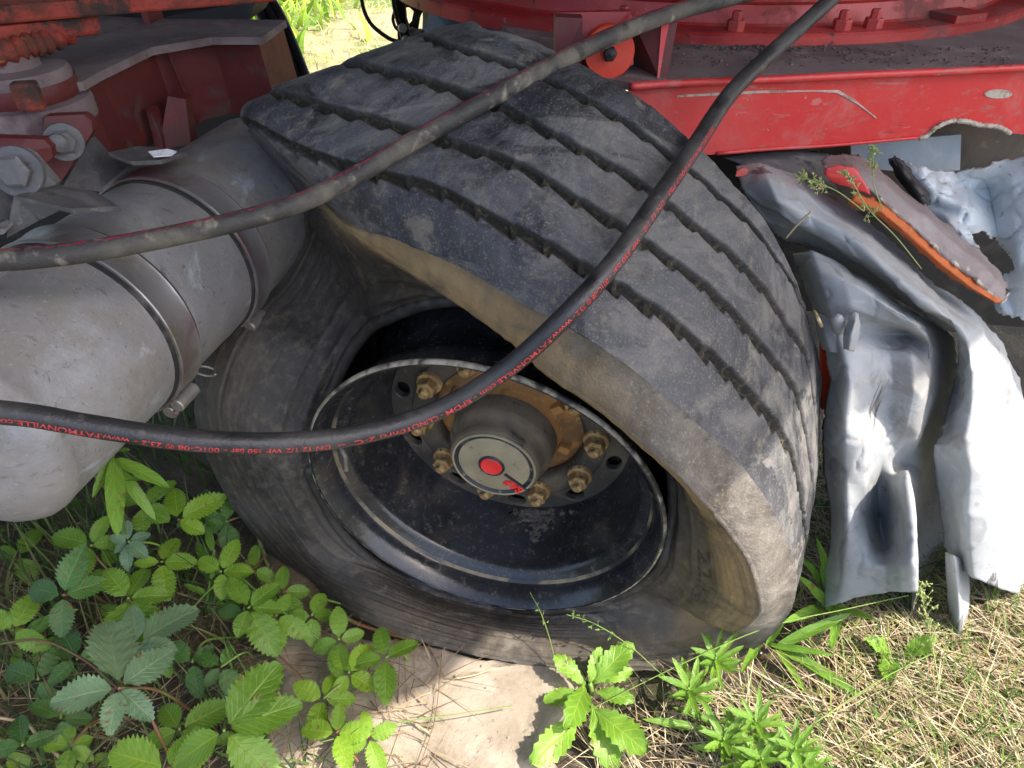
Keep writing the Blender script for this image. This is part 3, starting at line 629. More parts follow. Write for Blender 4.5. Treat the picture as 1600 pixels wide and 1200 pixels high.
# ================================================================== tyre
def dl_(px, py, s): return WP(px, py, s)
ST = []  # stations of 11 points: rear bead, rear wall, R, G4, G3, G2, G1, S, L, M, B
S_px = [(500, 312, 1.08), (552, 352, .99), (632, 380, .93), (724, 420, .89), (812, 472, .855), (900, 518, .835), (985, 575, .835), (1050, 628, .85), (1105, 675, .875), (1150, 717, .905), (1190, 768, .945), (1218, 818, .985)]
L_px = [(500, 326), (541, 358), (632, 420), (722, 476), (798, 532), (852, 580), (936, 640), (1006, 697), (1058, 742), (1100, 788), (1138, 834), (1164, 872)]
Gp = [[(380, 193), (412, 148), (515, 106), (631, 64), (700, 47)],
      [(466, 234), (520, 171), (610, 112), (697, 70), (765, 46)],
      [(570, 268), (620, 197), (697, 136), (760, 87), (832, 64)],
      [(672, 293), (720, 228), (778, 165), (825, 110), (890, 92)],
      [(770, 344), (808, 257), (851, 203), (895, 142), (950, 124)],
      [(860, 388), (890, 305), (925, 243), (965, 182), (1020, 168)],
      [(950, 440), (975, 358), (1002, 288), (1041, 237), (1092, 232)],
      [(1040, 497), (1060, 416), (1075, 345), (1105, 287), (1150, 292)],
      [(1110, 556), (1125, 468), (1140, 397), (1164, 342), (1204, 358)],
      [(1163, 608), (1180, 530), (1195, 455), (1214, 402), (1240, 432)],
      [(1207, 658), (1225, 583), (1236, 517), (1246, 460), (1266, 505)],
      [(1238, 712), (1252, 637), (1265, 572), (1270, 530), (1282, 575)]]
TW = .33
def solve_far(S, px, py, w):
    r = ray(px, py); v = CAM-S; a = r@r; b = 2*r@v; c = v@v-w*w; D = b*b-4*a*c
    d = -b/(2*a)+(math.sqrt(D)/(2*a) if D > 0 else 0); return d
mAW = -AW
for i in range(12):
    S = P(*S_px[i]); Rp = Gp[i][4]; dR = solve_far(S, *Rp, TW); dS = S_px[i][2]
    R = P(*Rp, dR)
    g = []
    for k in range(4):      # G1..G4
        f = (k+1)/5; d = dS+(dR-dS)*f-.055*f*(1-f)
        g.append(P(*Gp[i][k], d))
    # lip below the shoulder on the same upright plane
    sS = (S-WC)@AW
    L = WP(*L_px[i], sS-.006+float(np.interp(i, [5, 8, 11], [0, .03, .04])))
    ang = math.radians([128, 112, 98, 86, 74, 62, 50, 38, 27, 17, 6, -4][i])
    sB = [-.14, -.14, -.14, -.14, -.13, -.13, -.12, -.11, -.09, -.07, -.05, -.03][i]
    B = W(.31, ang, sB)
    Mi = lerp(L, B, .5)
    rb = W(.30, ang, -.30); rw = lerp(R, rb, .5)+(R-S)*.12
    ST.append([rb, rw, R, g[3], g[2], g[1], g[0], S, L, Mi, B])
# lower right: the rear half is out of sight
def station(S, R, L, Mi, B, ang, bulge=.03, up=None):
    R = np.asarray(R); S = np.asarray(S)
    n = nrm((lerp(S, R, .5)-WC)*1.0); ax = nrm(R-S); n = nrm(n-ax*(n@ax))
    g = [lerp(S, R, f)+n*bulge*4*f*(1-f) for f in (.2, .4, .6, .8)]
    rb = W(.30, ang, -.30); rw = lerp(R, rb, .5)+(R-S)*.12
    ST.append([rb, rw, R, g[3], g[2], g[1], g[0], S, L, Mi, B])
def lowst(S, R, Lp, Bp, ang, bulge=.03, sL=None, sB=-.012, lout=0.):
    sS = (S-WC)@AW
    L = WP(*Lp, sS+(.04 if bulge == .012 else .02) if sL is None else sL); B = WP(*Bp, sB) if isinstance(Bp, tuple) else W(.31, Bp, sB)
    if abs(S[2]) < .035:        # the part lying on the ground: the wall bulges up and over to the rim
        L = lerp(S, B, .33)+np.array([0, -.004, .022]); station(S, R, L, lerp(S, B, .68)+np.array([0, 0, .024]), B, ang, bulge); return
    station(S, R, L, lerp(L, B, .5)+AW*lout, B, ang, bulge)
lowst(P(1238, 866, 1.03), (.555, 1.0, .40), (1178, 912), (1038, 868), math.radians(-14), .012)
lowst(P(1246, 912, 1.08), (.575, 1.02, .27), (1183, 956), (1028, 888), math.radians(-24), .012)
lowst(P(1226, 968, 1.16), (.57, 1.04, .13), (1150, 985), (1008, 906), math.radians(-36), .015, lout=.01)
lowst(G(1172, 1020, .02), (.53, 1.04, .03), (1105, 988), (984, 921), math.radians(-48), .006, lout=.015)
lowst(G(1090, 1043, .008), (.42, 1.03, .008), (1035, 1005), (942, 938), math.radians(-60), .0, lout=.015)
lowst(G(980, 1048, .006), (.29, 1.02, .006), (955, 1018), (880, 950), math.radians(-74), .0, lout=.018)
lowst(G(850, 1042, .006), (.13, 1.04, .006), (835, 1014), (790, 951), math.radians(-90), .0, lout=.018)
lowst(G(715, 1018, .01), (-.03, 1.07, .008), (712, 993), (690, 928), math.radians(-106), .0, lout=.018)
lowst(G(580, 975, .03), (-.18, 1.12, .03), (592, 953), (598, 888), math.radians(-124), .01, lout=.018)
lowst(WP(470, 910, .0), WP(470, 910, .0)-AW*.33, (490, 888), (532, 826), math.radians(-142), .0, lout=.018)
lowst(WP(386, 822, -.005), WP(386, 822, -.005)-AW*.33, (414, 804), (488, 745), math.radians(-160), .0, lout=.018)
lowst(WP(334, 738, -.01), WP(334, 738, -.01)-AW*.33, (366, 728), math.radians(181), math.radians(-178), .0, lout=.018, sB=-.02)
lowst(WP(308, 668, -.02), WP(308, 668, -.02)-AW*.33, (345, 664), math.radians(172.5), math.radians(173), .0, lout=.015, sB=-.04)
lowst(WP(306, 595, -.05), WP(306, 595, -.05)-AW*.33, (348, 600), math.radians(164), math.radians(164), .03, lout=.01, sB=-.08)
lowst(WP(340, 510, -.11), WP(340, 510, -.11)-AW*.3, (382, 522), math.radians(155), math.radians(155), .03, lout=.0, sB=-.12)
lowst(P(425, 412, 1.27), P(425, 412, 1.27)+np.array([.06, .24, .08]), (455, 440), math.radians(146), math.radians(146), .03, lout=.0, sB=-.14)
lowst(P(475, 345, 1.26), P(560, 170, 1.46), (490, 372), math.radians(136), math.radians(136), .07, lout=.0, sB=-.15)
NST = len(ST); ST = np.array(ST)
SUB = 38
def closed_eval(col): return cr(col, SUB, True)
CT = np.stack([closed_eval(ST[:, k]) for k in range(11)], 1)       # (NU, 11, 3)
NU = len(CT)
def cross(pts, vals):
    """pts (NU,k,3) spline across; vals in [0,k-1] (NU,nv) or (nv,)"""
    k = pts.shape[1]
    ex = np.concatenate([2*pts[:, :1]-pts[:, 1:2], pts, 2*pts[:, -1:]-pts[:, -2:-1]], 1)
    vals = np.broadcast_to(vals, (len(pts), np.shape(vals)[-1]))
    i = np.clip(np.floor(vals).astype(int), 0, k-2); t = (vals-i)[..., None]
    r_ = np.arange(len(pts))[:, None]
    p0, p1, p2, p3 = ex[r_, i], ex[r_, i+1], ex[r_, i+2], ex[r_, i+3]
    return .5*((2*p1)+(-p0+p2)*t+(2*p0-5*p1+4*p2-p3)*t*t+(-p0+3*p1-3*p2+p3)*t**3)
def grid_normals(Gd):
    du = np.roll(Gd, -1, 0)-np.roll(Gd, 1, 0); dv = np.gradient(Gd, axis=1)
    n = np.cross(du, dv); return n/np.maximum(np.linalg.norm(n, axis=2), 1e-9)[..., None]
# arc length round the tread for regular teeth
mid = CT[:, 5]; seg = np.linalg.norm(np.roll(mid, -1, 0)-mid, axis=1); arc = np.concatenate([[0], np.cumsum(seg)]); LEN = arc[-1]; arc = arc[:-1]
nper = round(LEN/.048)
ph = arc/LEN*nper
# --- tread: v 0..5 from R to S
base_v = []; depth = []; gid = []
def addv(v, d, g): base_v.append(v); depth.append(d); gid.append(g)
for rib in range(5):
    a = rib; b = rib+1
    lo_ = a+(.0 if rib == 0 else .14); hi_ = b-(.0 if rib == 4 else .14)
    for x in np.linspace(lo_, hi_, 15): addv(x, 0, 0)
    if rib < 4:
        for off, d in ((-.118, .001), (-.1, .005), (-.068, .0135), (0, .015), (.068, .0135), (.1, .005), (.118, .001)): addv(b+off, d, 1)
base_v = np.array(base_v); depth = np.array(depth); gid = np.array(gid)
saw = lambda p: np.where((p % 1) < .86, (p % 1)/.86, (1-(p % 1))/.14)     # ramp then step
VV = np.empty((NU, len(base_v))); DD = np.empty_like(VV)
for j, v in enumerate(base_v):
    k = round(v); k = min(max(k, 1), 4)
    wgt = max(0, 1-abs(v-k)/.32) if abs(v-k) > .14 else 1.
    VV[:, j] = v+wgt*(.065+.045*math.copysign(1, v-k))*(saw(ph+.37*k)-.5)
    DD[:, j] = depth[j]
TP = CT[:, 2:8]                                                    # R..S
Gd = cross(TP, VV)
Nn = grid_normals(Gd)
cen_ = ST.mean((0, 1)); inward = np.sign(np.einsum('ijk,ijk->ij', Nn, Gd-(CT[:, [0]]+CT[:, [10]])/2).mean())
Nn *= inward
# small scuffs, lugs at each tooth and rounding of the shoulder
flatp = Gd.reshape(-1, 3)
nz = vnoise(flatp, 41, 4, 9).reshape(Gd.shape[:2])
nz2 = vnoise(flatp, 43, 3, 40).reshape(Gd.shape[:2])
ribc = np.abs(((base_v) % 1)-.5)*2
DD2 = DD.copy()
step = (np.abs(((ph[:, None]+.37*np.round(base_v)[None]) % 1)-.86) < .10)
DD2 = np.where((gid[None] == 1) & step, DD*.62, DD2)               # stone ejector in the groove
Gd2 = Gd-Nn*DD2[..., None]+Nn*(.0016*nz+.0005*nz2)[..., None]
tyre = thing('flat_tyre', 'wide worn truck tyre, flat, twisted and pulled off its rim', 'tyre', np.array([.1, .85, 0]))
uv = np.stack([np.repeat((arc/LEN*10)[:, None], len(base_v), 1), np.repeat(base_v[None]/5, NU, 0)], -1).reshape(-1, 2)
part('tread', Gd2.reshape(-1, 3), grid_faces(NU, len(base_v), True), M['rubber'], tyre, smooth=True, uv=uv, attrs=dict(groove=np.repeat((gid*np.clip(depth/.008, 0, 1))[None], NU, 0).ravel()))
# --- front sidewall S, L, M, B
vv = np.linspace(0, 3, 61)
uu = np.arange(NU)/SUB
Gs = cross(CT[:, 7:11], vv); Gs[:, 0] = Gd2[:, -1]
Ns = grid_normals(Gs); 
if np.einsum('ijk,k->ij', Ns, AW).mean() < 0: Ns = -Ns
rel = np.zeros(len(vv))
for c_, w_, h_ in ((.97, .03, .0025), (1.03, .02, -.003), (1.1, .03, .002), (1.2, .03, .002), (1.38, .03, .002), (1.5, .02, .002), (1.58, .02, .002), (1.66, .02, .002), (1.76, .02, .002), (2.3, .05, .002), (2.7, .08, .003)): rel += 1.5*h_*np.exp(-((vv-c_)/w_)**2)
wr = np.sin(np.arange(NU)*.55+3*vnoise(Gs[:, 30], 49, 2, 6))[:, None]*np.clip(vnoise(Gs.reshape(-1, 3), 50, 2, 3).reshape(Gs.shape[:2])-.15, 0, 1)*np.interp(vv, [0, .9, 1.1, 2.2, 3], [.1, .3, 1, .8, 0])[None]
Gs = Gs+Ns*(.0016*wr)[..., None]+Ns*(rel[None]+.003*np.interp(uu, [0, 14, 16, 26, 28], [0, 0, 1, 1, 0])[:, None]*sum(np.exp(-((vv-c_)/.025)**2) for c_ in (.2, .45, .6))[None])[..., None]+Ns*(.0015*vnoise(Gs.reshape(-1, 3), 47, 3, 7).reshape(Gs.shape[:2]))[..., None]
dust = np.interp(uu, [0, 1, 3, 5, 9, 11, 13, 14.5, 16, 24, 27, 29], [.35, .8, 1, .8, .55, .45, .45, .5, .1, .05, .0, .1])
dvA = np.interp(vv, [0, .25, 1, 1.25, 1.7, 3], [.55, .8, 1, .6, .15, .1]); dvB = np.interp(vv, [0, .2, .9, 1.02, 1.5, 1.9, 3], [.05, .08, .12, .7, 1.2, .25, .05])
wB = np.interp(uu, [0, 4, 7, 15, 16], [0, 0, 1, 1, 0])[:, None]; dv2 = dvA[None]*(1-wB)+dvB[None]*wB
uv = np.stack([np.repeat((arc/LEN*10)[:, None], len(vv), 1), np.repeat(vv[None]/3, NU, 0)], -1).reshape(-1, 2)
part('sidewall', Gs.reshape(-1, 3), grid_faces(NU, len(vv), True), M['sidewall'], tyre, smooth=True, uv=uv, attrs=dict(tan=(np.interp(uu, [0, 4, 8, 14, 15.5], [0, .25, .9, .9, 0])[:, None]*np.interp(vv, [0, .9, 1.02], [.9, .9, 0])[None]).ravel(), dust=np.clip(dust[:, None]*(1+.8*wB)*dv2, 0, 1).ravel()))
vb = np.linspace(0, 2, 25)
Gb = cross(CT[:, 0:3], vb); Gb[:, -1] = Gd2[:, 0]
part('rear_sidewall', Gb.reshape(-1, 3), grid_faces(NU, len(vb), True), M['sidewall'], tyre, smooth=True, uv=np.zeros((NU*25, 2)), attrs=dict(dust=np.zeros(NU*25)))
bd = CT[:, 10]; bdc = np.vstack([bd[::4], bd[:1]])
part('bead', *tube(bdc, .011, 8, cap=False), M['sidewall'], tyre, smooth=True)

# raised size marking on the sidewall inside the lower right lip
TV, TF = text_mesh('22.5', .036, .0, .0)
tw = TV[:, 0].max(); VV2 = []
for v in TV:
    ui = (11.2+2.3*v[0]/tw)*SUB; vi = 2.18-v[1]/.036*.42
    u0 = int(ui); fu = ui-u0; j = vi/3*60; j0 = int(j); fj = j-j0
    p = (Gs[u0, j0]*(1-fu)*(1-fj)+Gs[u0+1, j0]*fu*(1-fj)+Gs[u0, j0+1]*(1-fu)*fj+Gs[u0+1, j0+1]*fu*fj)
    VV2.append(p+Ns[u0, j0]*.0012)
part('raised_marking', VV2, TF, M['sidewall'], tyre, attrs=dict(dust=[.1]*len(VV2)))
# dried mud on the inside of the rim
def on_rim(px, py, off=.0015):
    r = ray(px, py); pr = inner[8:]
    S_ = np.array([q[1] for q in pr][::-1]); R_ = np.array([q[0] for q in pr][::-1])
    prev = None
    for d in np.linspace(1.0, 1.45, 900):
        X = CAM+d*r; s_ = (X-WC)@AW; rad = np.linalg.norm(X-WC-AW*s_)
        if s_ < 0 and rad > np.interp(s_, S_, R_)-off: return X
    return CAM+1.3*r
V = []; F = []
rm = random.Random(5)
for i in range(170):
    fy = rm.random()**1.2; cy_ = 797+fy*50; half = 42*(1-fy)**1.1+4; cx_ = 842-8*fy+rm.gauss(0, .45)*half; rr_ = rm.uniform(1.2, 5.5)*(1.1-.5*fy); n0 = len(V); m_ = 7
    V.append(on_rim(cx_, cy_, .0035))
    for k in range(m_):
        a_ = 6.283*k/m_; q_ = rr_*rm.uniform(.6, 1.3); V.append(on_rim(cx_+q_*math.cos(a_), cy_+q_*.8*math.sin(a_), .0008))
    for k in range(m_): F.append((n0, n0+1+k, n0+1+(k+1) % m_))
part('dried_mud', V, F, mk('dried mud', (.075, .062, .05), [((.12, .1, .08), 60, .45, .65, {}), ((.35, .33, .3), 90, .64, .7, {}), ((.06, .05, .045), 40, .55, .7, {})], rough=.95, bump=.6, bscale=120), whl, smooth=True)
# ================================================================== crumpled sheet metal
def spline_surface(ctrl, mu, mv):
    """ctrl (nu,nv,3) -> fine Catmull-Rom grid"""
    c = np.asarray(ctrl, float)
    a = np.stack([cr(c[:, j], mu) for j in range(c.shape[1])], 1)
    b = np.stack([cr(a[i], mv) for i in range(a.shape[0])], 0)
    return b
def sheet(name, ctrl, mat, parent, mu=14, mv=12, th=.002, amp=.0025, seed=1, edge=None, hole=None, rag=0., sharp=.68):
    Gd = spline_surface(ctrl, mu, mv)
    c_ = np.asarray(ctrl, float); ul = np.linspace(0, c_.shape[0]-1, Gd.shape[0]); vl = np.linspace(0, c_.shape[1]-1, Gd.shape[1])
    u0 = np.minimum(ul.astype(int), c_.shape[0]-2); v0 = np.minimum(vl.astype(int), c_.shape[1]-2); fu = (ul-u0)[:, None, None]; fv = (vl-v0)[None, :, None]
    bl = (c_[u0][:, v0]*(1-fu)+c_[u0+1][:, v0]*fu)*(1-fv)+(c_[u0][:, v0+1]*(1-fu)+c_[u0+1][:, v0+1]*fu)*fv
    Gd = Gd*(1-sharp)+bl*sharp
    fl = Gd.reshape(-1, 3)
    N = grid_normals2(Gd)
    dsp = amp*vnoise(fl, seed, 2, 4)+amp*.06*vnoise(fl, seed+1, 2, 25)
    # sharp dents
    cre = np.abs(vnoise(fl, seed+2, 2, 6)); dsp += -amp*.9*np.exp(-cre/.07)
    Gd = Gd+N*dsp.reshape(Gd.shape[:2])[..., None]
    nu, nv = Gd.shape[:2]
    if rag:
        jit = rag*vnoise(np.stack([np.arange(nu)*.11, 0*np.arange(nu), 0*np.arange(nu)], -1), seed+5, 4, 1.)
        for col in (0, nv-1): Gd[:, col] += np.stack([jit, 0*jit, np.roll(jit, 9)], -1)
        jit = rag*vnoise(np.stack([np.arange(nv)*.11, 0*np.arange(nv), 0*np.arange(nv)], -1), seed+6, 4, 1.)
        for row in (0, nu-1): Gd[row] += np.stack([np.roll(jit, 5), 0*jit, jit], -1)
    F = grid_faces(nu, nv)
    if hole is not None: F = [f for f in F if not hole(np.mean([[divmod(i, nv)[0]/(nu-1), divmod(i, nv)[1]/(nv-1)] for i in f], axis=0))]
    o = part(name, Gd.reshape(-1, 3), F, mat, parent, smooth=True)
    m = o.modifiers.new('thickness', 'SOLIDIFY'); m.thickness = th; m.offset = -1
    if edge: o.data.materials.append(edge); m.material_offset_rim = 1
    return o
def grid_normals2(Gd):
    du = np.gradient(Gd, axis=0); dv = np.gradient(Gd, axis=1); n = np.cross(du, dv)
    return n/np.maximum(np.linalg.norm(n, axis=2), 1e-9)[..., None]
def yb(py): return float(np.interp(py, [240, 300, 400, 480, 560, 700, 860, 950, 1000], [1.10, 1.06, 1.01, .97, .93, .875, .815, .775, .75]))
def SY(px, py, off=0.): return Y(px, py, yb(py)+off)
t = thing('crumpled_fender', 'big crumpled silver grey sheet metal fender hanging to the right of the tyre', 'sheet metal', SY(1430, 950)*np.array([1, 1, 0]))
# upper lobe running down into the right panel: (outer edge ... inner edge)
U = [
 [(1150, 262, 0.05), (1158, 285, 0.02), (1172, 312, 0.02), (1195, 345, 0.03), (1225, 380, 0.07)],
 [(1185, 252, 0.04), (1200, 280, -0.02), (1215, 315, -0.03), (1235, 350, 0.0), (1262, 388, 0.07)],
 [(1235, 268, 0.05), (1245, 298, 0.0), (1262, 335, -0.02), (1285, 372, -0.01), (1312, 412, 0.08)],
 [(1290, 300, 0.07), (1298, 328, 0.01), (1315, 362, -0.03), (1340, 398, -0.03), (1362, 440, 0.08)],
 [(1345, 338, 0.08), (1350, 362, 0.01), (1362, 395, -0.05), (1388, 432, -0.06), (1415, 474, 0.08)],
 [(1400, 386, 0.09), (1405, 410, 0.01), (1416, 438, -0.06), (1436, 470, -0.08), (1462, 508, 0.07)],
 [(1455, 440, 0.1), (1460, 460, 0.03), (1470, 482, -0.05), (1486, 500, -0.08), (1498, 520, -0.01)],
 [(1515, 480, 0.13), (1522, 495, 0.06), (1522, 515, -0.02), (1512, 535, -0.07), (1498, 560, 0.0)],
 [(1562, 530, 0.15), (1566, 545, 0.08), (1550, 572, 0.0), (1518, 590, -0.05), (1486, 610, 0.04)],
 [(1590, 590, 0.165), (1585, 610, 0.075), (1560, 640, 0.065), (1516, 650, -0.035), (1472, 668, 0.015)],
 [(1603, 655, 0.165), (1596, 680, 0.055), (1562, 690, 0.025), (1510, 695, -0.035), (1459, 696, 0.005)],
 [(1604, 720, 0.165), (1594, 735, 0.065), (1560, 740, -0.025), (1515, 740, -0.025), (1463, 738, 0.045)],
 [(1600, 790, 0.15), (1588, 795, 0.05), (1555, 800, -0.03), (1512, 800, -0.03), (1468, 800, 0.05)],
 [(1606, 850, 0.14), (1592, 858, 0.04), (1556, 860, -0.03), (1515, 856, -0.03), (1474, 852, 0.04)],
 [(1604, 905, 0.12), (1592, 928, 0.04), (1558, 918, -0.03), (1520, 902, -0.03), (1484, 880, 0.04)]]
sheet('folded_panel', [[SY(*p) for p in r] for r in U], M['sheet'], t, 12, 12, seed=61, edge=M['tornedge'], amp=.004, rag=.002)
Lw = [
 [(1238, 398, .05), (1268, 392, .0), (1305, 408, -.01), (1345, 432, -.01), (1392, 466, -.01), (1432, 492, .0), (1458, 508, .05), (1485, 524, .10)],
 [(1252, 428, .05), (1280, 425, -.03), (1318, 436, -.05), (1358, 460, -.06), (1400, 488, -.07), (1438, 506, -.06), (1462, 520, .04), (1490, 535, .12)],
 [(1266, 468, .05), (1292, 470, -.03), (1330, 478, -.05), (1368, 494, -.05), (1408, 508, -.05), (1446, 522, -.05), (1470, 538, .06), (1496, 550, .13)],
 [(1278, 510, .04), (1305, 515, -.02), (1342, 520, -.02), (1380, 522, .01), (1418, 522, .02), (1455, 542, -.03), (1474, 562, .07), (1498, 575, .14)],
 [(1292, 548, .03), (1318, 552, -.03), (1350, 552, -.03), (1388, 548, -.01), (1425, 556, -.03), (1456, 580, -.03), (1472, 592, .08), (1498, 610, .15)],
 [(1300, 590, .02), (1328, 596, -.04), (1360, 596, -.02), (1395, 596, -.02), (1428, 608, -.04), (1446, 628, -.03), (1462, 636, .09), (1496, 650, .16)],
 [(1290, 640, .03), (1322, 645, -.03), (1358, 645, -.01), (1392, 650, .0), (1416, 662, -.02), (1434, 676, -.01), (1452, 684, .11), (1492, 695, .16)],
 [(1284, 690, .03), (1320, 692, -.03), (1352, 695, -.04), (1376, 705, -.01), (1398, 722, .03), (1420, 726, .06), (1446, 738, .12), (1488, 740, .17)],
 [(1290, 740, .03), (1322, 745, -.03), (1350, 755, -.03), (1374, 765, .04), (1398, 756, -.01), (1418, 744, -.05), (1438, 782, .12), (1488, 790, .17)],
 [(1298, 790, .03), (1325, 795, -.03), (1352, 800, .0), (1374, 805, .06), (1400, 795, -.02), (1424, 788, -.08), (1436, 820, .12), (1490, 835, .17)],
 [(1298, 840, .02), (1325, 845, -.03), (1354, 845, -.03), (1380, 848, .01), (1405, 845, -.06), (1429, 838, -.09), (1434, 865, .11), (1492, 880, .16)],
 [(1288, 895, .03), (1318, 892, -.02), (1352, 886, -.04), (1384, 884, -.05), (1410, 884, -.08), (1430, 882, -.09), (1432, 915, .09), (1496, 930, .13)],
 [(1272, 952, .05), (1310, 942, .0), (1350, 930, -.02), (1388, 923, -.04), (1412, 921, -.06), (1431, 924, -.06), (1428, 968, .07), (1500, 992, .08)]]
sheet('lower_panel', [[SY(*p) for p in r] for r in Lw], M['sheet'], t, 12, 10, seed=65, edge=M['tornedge'], amp=.0035, rag=.002)
# inner tongue below the right panel
T_ = [[(1478, 862, .0), (1492, 868, -.02), (1512, 885, .02)], [(1480, 910, .01), (1496, 914, -.02), (1514, 920, .03)], [(1484, 950, .02), (1498, 955, -.01), (1511, 958, .03)], [(1490, 985, .03), (1497, 992, .0), (1506, 985, .03)]]
sheet('tongue', [[SY(*p) for p in r] for r in T_], M['sheet'], t, 8, 6, seed=67, edge=M['tornedge'], amp=.001)
# torn tab and peg on the left of the lower panel
T_ = [[(1318, 545, -.05), (1326, 548, -.06), (1334, 550, -.05)], [(1318, 522, -.06), (1330, 524, -.08), (1344, 520, -.06)], [(1326, 498, -.06), (1336, 502, -.08), (1345, 504, -.06)], [(1334, 487, -.05), (1338, 488, -.05), (1341, 490, -.05)]]
sheet('torn_tab', [[SY(*p) for p in r] for r in T_], M['sheet'], t, 8, 6, seed=69, edge=M['tornedge'], amp=.001, rag=.001)
part('peg', *tube(cr([SY(1312, 514, -.03), SY(1310, 506, -.045), SY(1308, 498, -.055), SY(1306, 494, -.058)], 4), [.010]*6+[.0095, .009, .0085, .008, .007, .0065, .006], 14), M['sheet'], t, smooth=True)
T_ = [[(1272, 488, .02), (1284, 490, .0), (1300, 500, -.02)], [(1278, 520, .02), (1292, 528, -.01), (1308, 530, -.02)], [(1286, 545, .02), (1300, 550, -.01), (1318, 552, -.01)]]
sheet('bent_flap', [[SY(*p) for p in r] for r in T_], M['sheet'], t, 8, 6, seed=71, edge=M['tornedge'], amp=.001)
# grey lip running up under the beam
T_ = [[(1130, 246, .07), (1150, 252, .06), (1165, 262, .05)], [(1180, 238, .08), (1195, 248, .06), (1215, 262, .05)], [(1240, 234, .09), (1260, 262, .06), (1280, 292, .06)], [(1295, 240, .10), (1300, 270, .09), (1310, 300, .08)]]
sheet('upper_flange', [[SY(*p) for p in r] for r in T_], M['greysteel'], t, 8, 6, seed=73, amp=.002)
part('red_scrap', *prism([SY(1152, 268, .02), SY(1160, 262, .02), SY(1170, 264, .02), SY(1166, 274, .02), SY(1150, 276, .02)], (0, .004, 0)), M['red'], t)
t = thing('red_strut', 'short orange red strut showing between the tyre and the fender', 'strut', Y(1295, 620, 1.0))
part('plate', *prism([Y(1284, 545, 1.0), Y(1306, 552, 1.0), Y(1306, 580, 1.0), Y(1300, 610, .99), Y(1292, 640, .98), Y(1284, 640, .98)], (0, .012, 0)), M['redorange'], t)
# torn brown plate with orange underside
t = thing('torn_plate', 'long torn grey brown plate with orange rusty edge lying over the silver fender', 'plate', Y(1430, 330, 1.05))
T_ = [[(1282, 250, 1.10), (1294, 262, 1.07), (1306, 276, 1.06)], [(1312, 240, 1.12), (1336, 262, 1.06), (1352, 290, 1.04)], [(1350, 246, 1.12), (1376, 282, 1.05), (1384, 318, 1.03)],
      [(1410, 296, 1.11), (1432, 332, 1.04), (1432, 360, 1.02)], [(1470, 342, 1.09), (1486, 375, 1.02), (1480, 402, 1.0)], [(1525, 388, 1.07), (1534, 415, 1.0), (1524, 436, .98)], [(1562, 424, 1.05), (1564, 445, .99), (1552, 462, .97)], [(1574, 446, 1.04), (1572, 462, .98), (1566, 474, .965)]]
sheet('plate', [[Y(*p) for p in r] for r in T_], M['brownplate'], t, 12, 10, th=.006, seed=75, edge=M['tornedge'], amp=.002, rag=.004)
T_ = [[(1335, 300, 1.045), (1330, 312, 1.04), (1325, 318, 1.05)], [(1384, 318, 1.035), (1378, 332, 1.02), (1368, 335, 1.04)], [(1432, 360, 1.025), (1425, 372, 1.01), (1414, 372, 1.03)], [(1480, 402, 1.005), (1474, 416, .99), (1462, 418, 1.01)], [(1524, 436, .985), (1520, 452, .97), (1512, 452, .99)], [(1566, 470, .97), (1556, 472, .96), (1546, 462, .98)]]
sheet('orange_underside', [[Y(*p) for p in r] for r in T_], M['orangeedge'], t, 10, 5, th=.004, seed=77, amp=.002, rag=.003)
T_ = [[(1288, 262, 1.062), (1310, 258, 1.058), (1335, 262, 1.055)], [(1290, 274, 1.058), (1318, 276, 1.052), (1352, 285, 1.045)], [(1300, 282, 1.058), (1326, 292, 1.048), (1360, 304, 1.04)]]
sheet('red_patch', [[Y(a, b, c-.004) for a, b, c in r] for r in T_], M['red'], t, 6, 6, th=.002, seed=79, amp=.001, rag=.002)
# pale torn sheet behind, far right
t = thing('torn_sheet', 'pale blue white torn panel with a ragged hole at the right edge', 'sheet metal', Y(1540, 400, 1.2))
T_ = [[(1395, 245, 1.22), (1440, 262, 1.18), (1490, 268, 1.2), (1530, 262, 1.17), (1570, 252, 1.15), (1640, 238, 1.1)],
      [(1410, 275, 1.2), (1452, 290, 1.15), (1500, 295, 1.18), (1545, 292, 1.2), (1580, 285, 1.14), (1650, 275, 1.1)],
      [(1430, 320, 1.18), (1470, 325, 1.16), (1510, 325, 1.13), (1550, 325, 1.17), (1585, 322, 1.12), (1650, 320, 1.08)],
      [(1450, 350, 1.18), (1485, 350, 1.12), (1520, 352, 1.12), (1555, 350, 1.14), (1590, 352, 1.1), (1650, 355, 1.06)],
      [(1470, 378, 1.17), (1500, 372, 1.1), (1530, 368, 1.1), (1560, 372, 1.13), (1592, 385, 1.08), (1650, 392, 1.05)],
      [(1500, 408, 1.16), (1525, 412, 1.12), (1550, 415, 1.12), (1575, 415, 1.1), (1600, 420, 1.06), (1650, 430, 1.04)],
      [(1540, 440, 1.14), (1556, 450, 1.1), (1572, 455, 1.1), (1588, 458, 1.08), (1605, 460, 1.06), (1650, 465, 1.03)],
      [(1560, 485, 1.1), (1572, 492, 1.08), (1585, 495, 1.07), (1596, 498, 1.06), (1612, 500, 1.05), (1650, 500, 1.02)]]
def hol(uv_): 
    u_, v_ = uv_; r_ = math.hypot((u_-.66)/.12, (v_-.46)/.19); a_ = math.atan2(u_-.66, v_-.46)
    return r_ < 1+.22*math.sin(3*a_+1)+.12*math.sin(7*a_)
sheet('panel', [[Y(*p) for p in r] for r in T_], M['palesheet'], t, 12, 12, th=.003, seed=81, edge=M['tornedge'], amp=.007, hole=hol, rag=.004)
t = thing('black_flap', 'narrow black torn flap standing between the brown plate and the pale panel', 'flap', Y(1415, 285, 1.12))
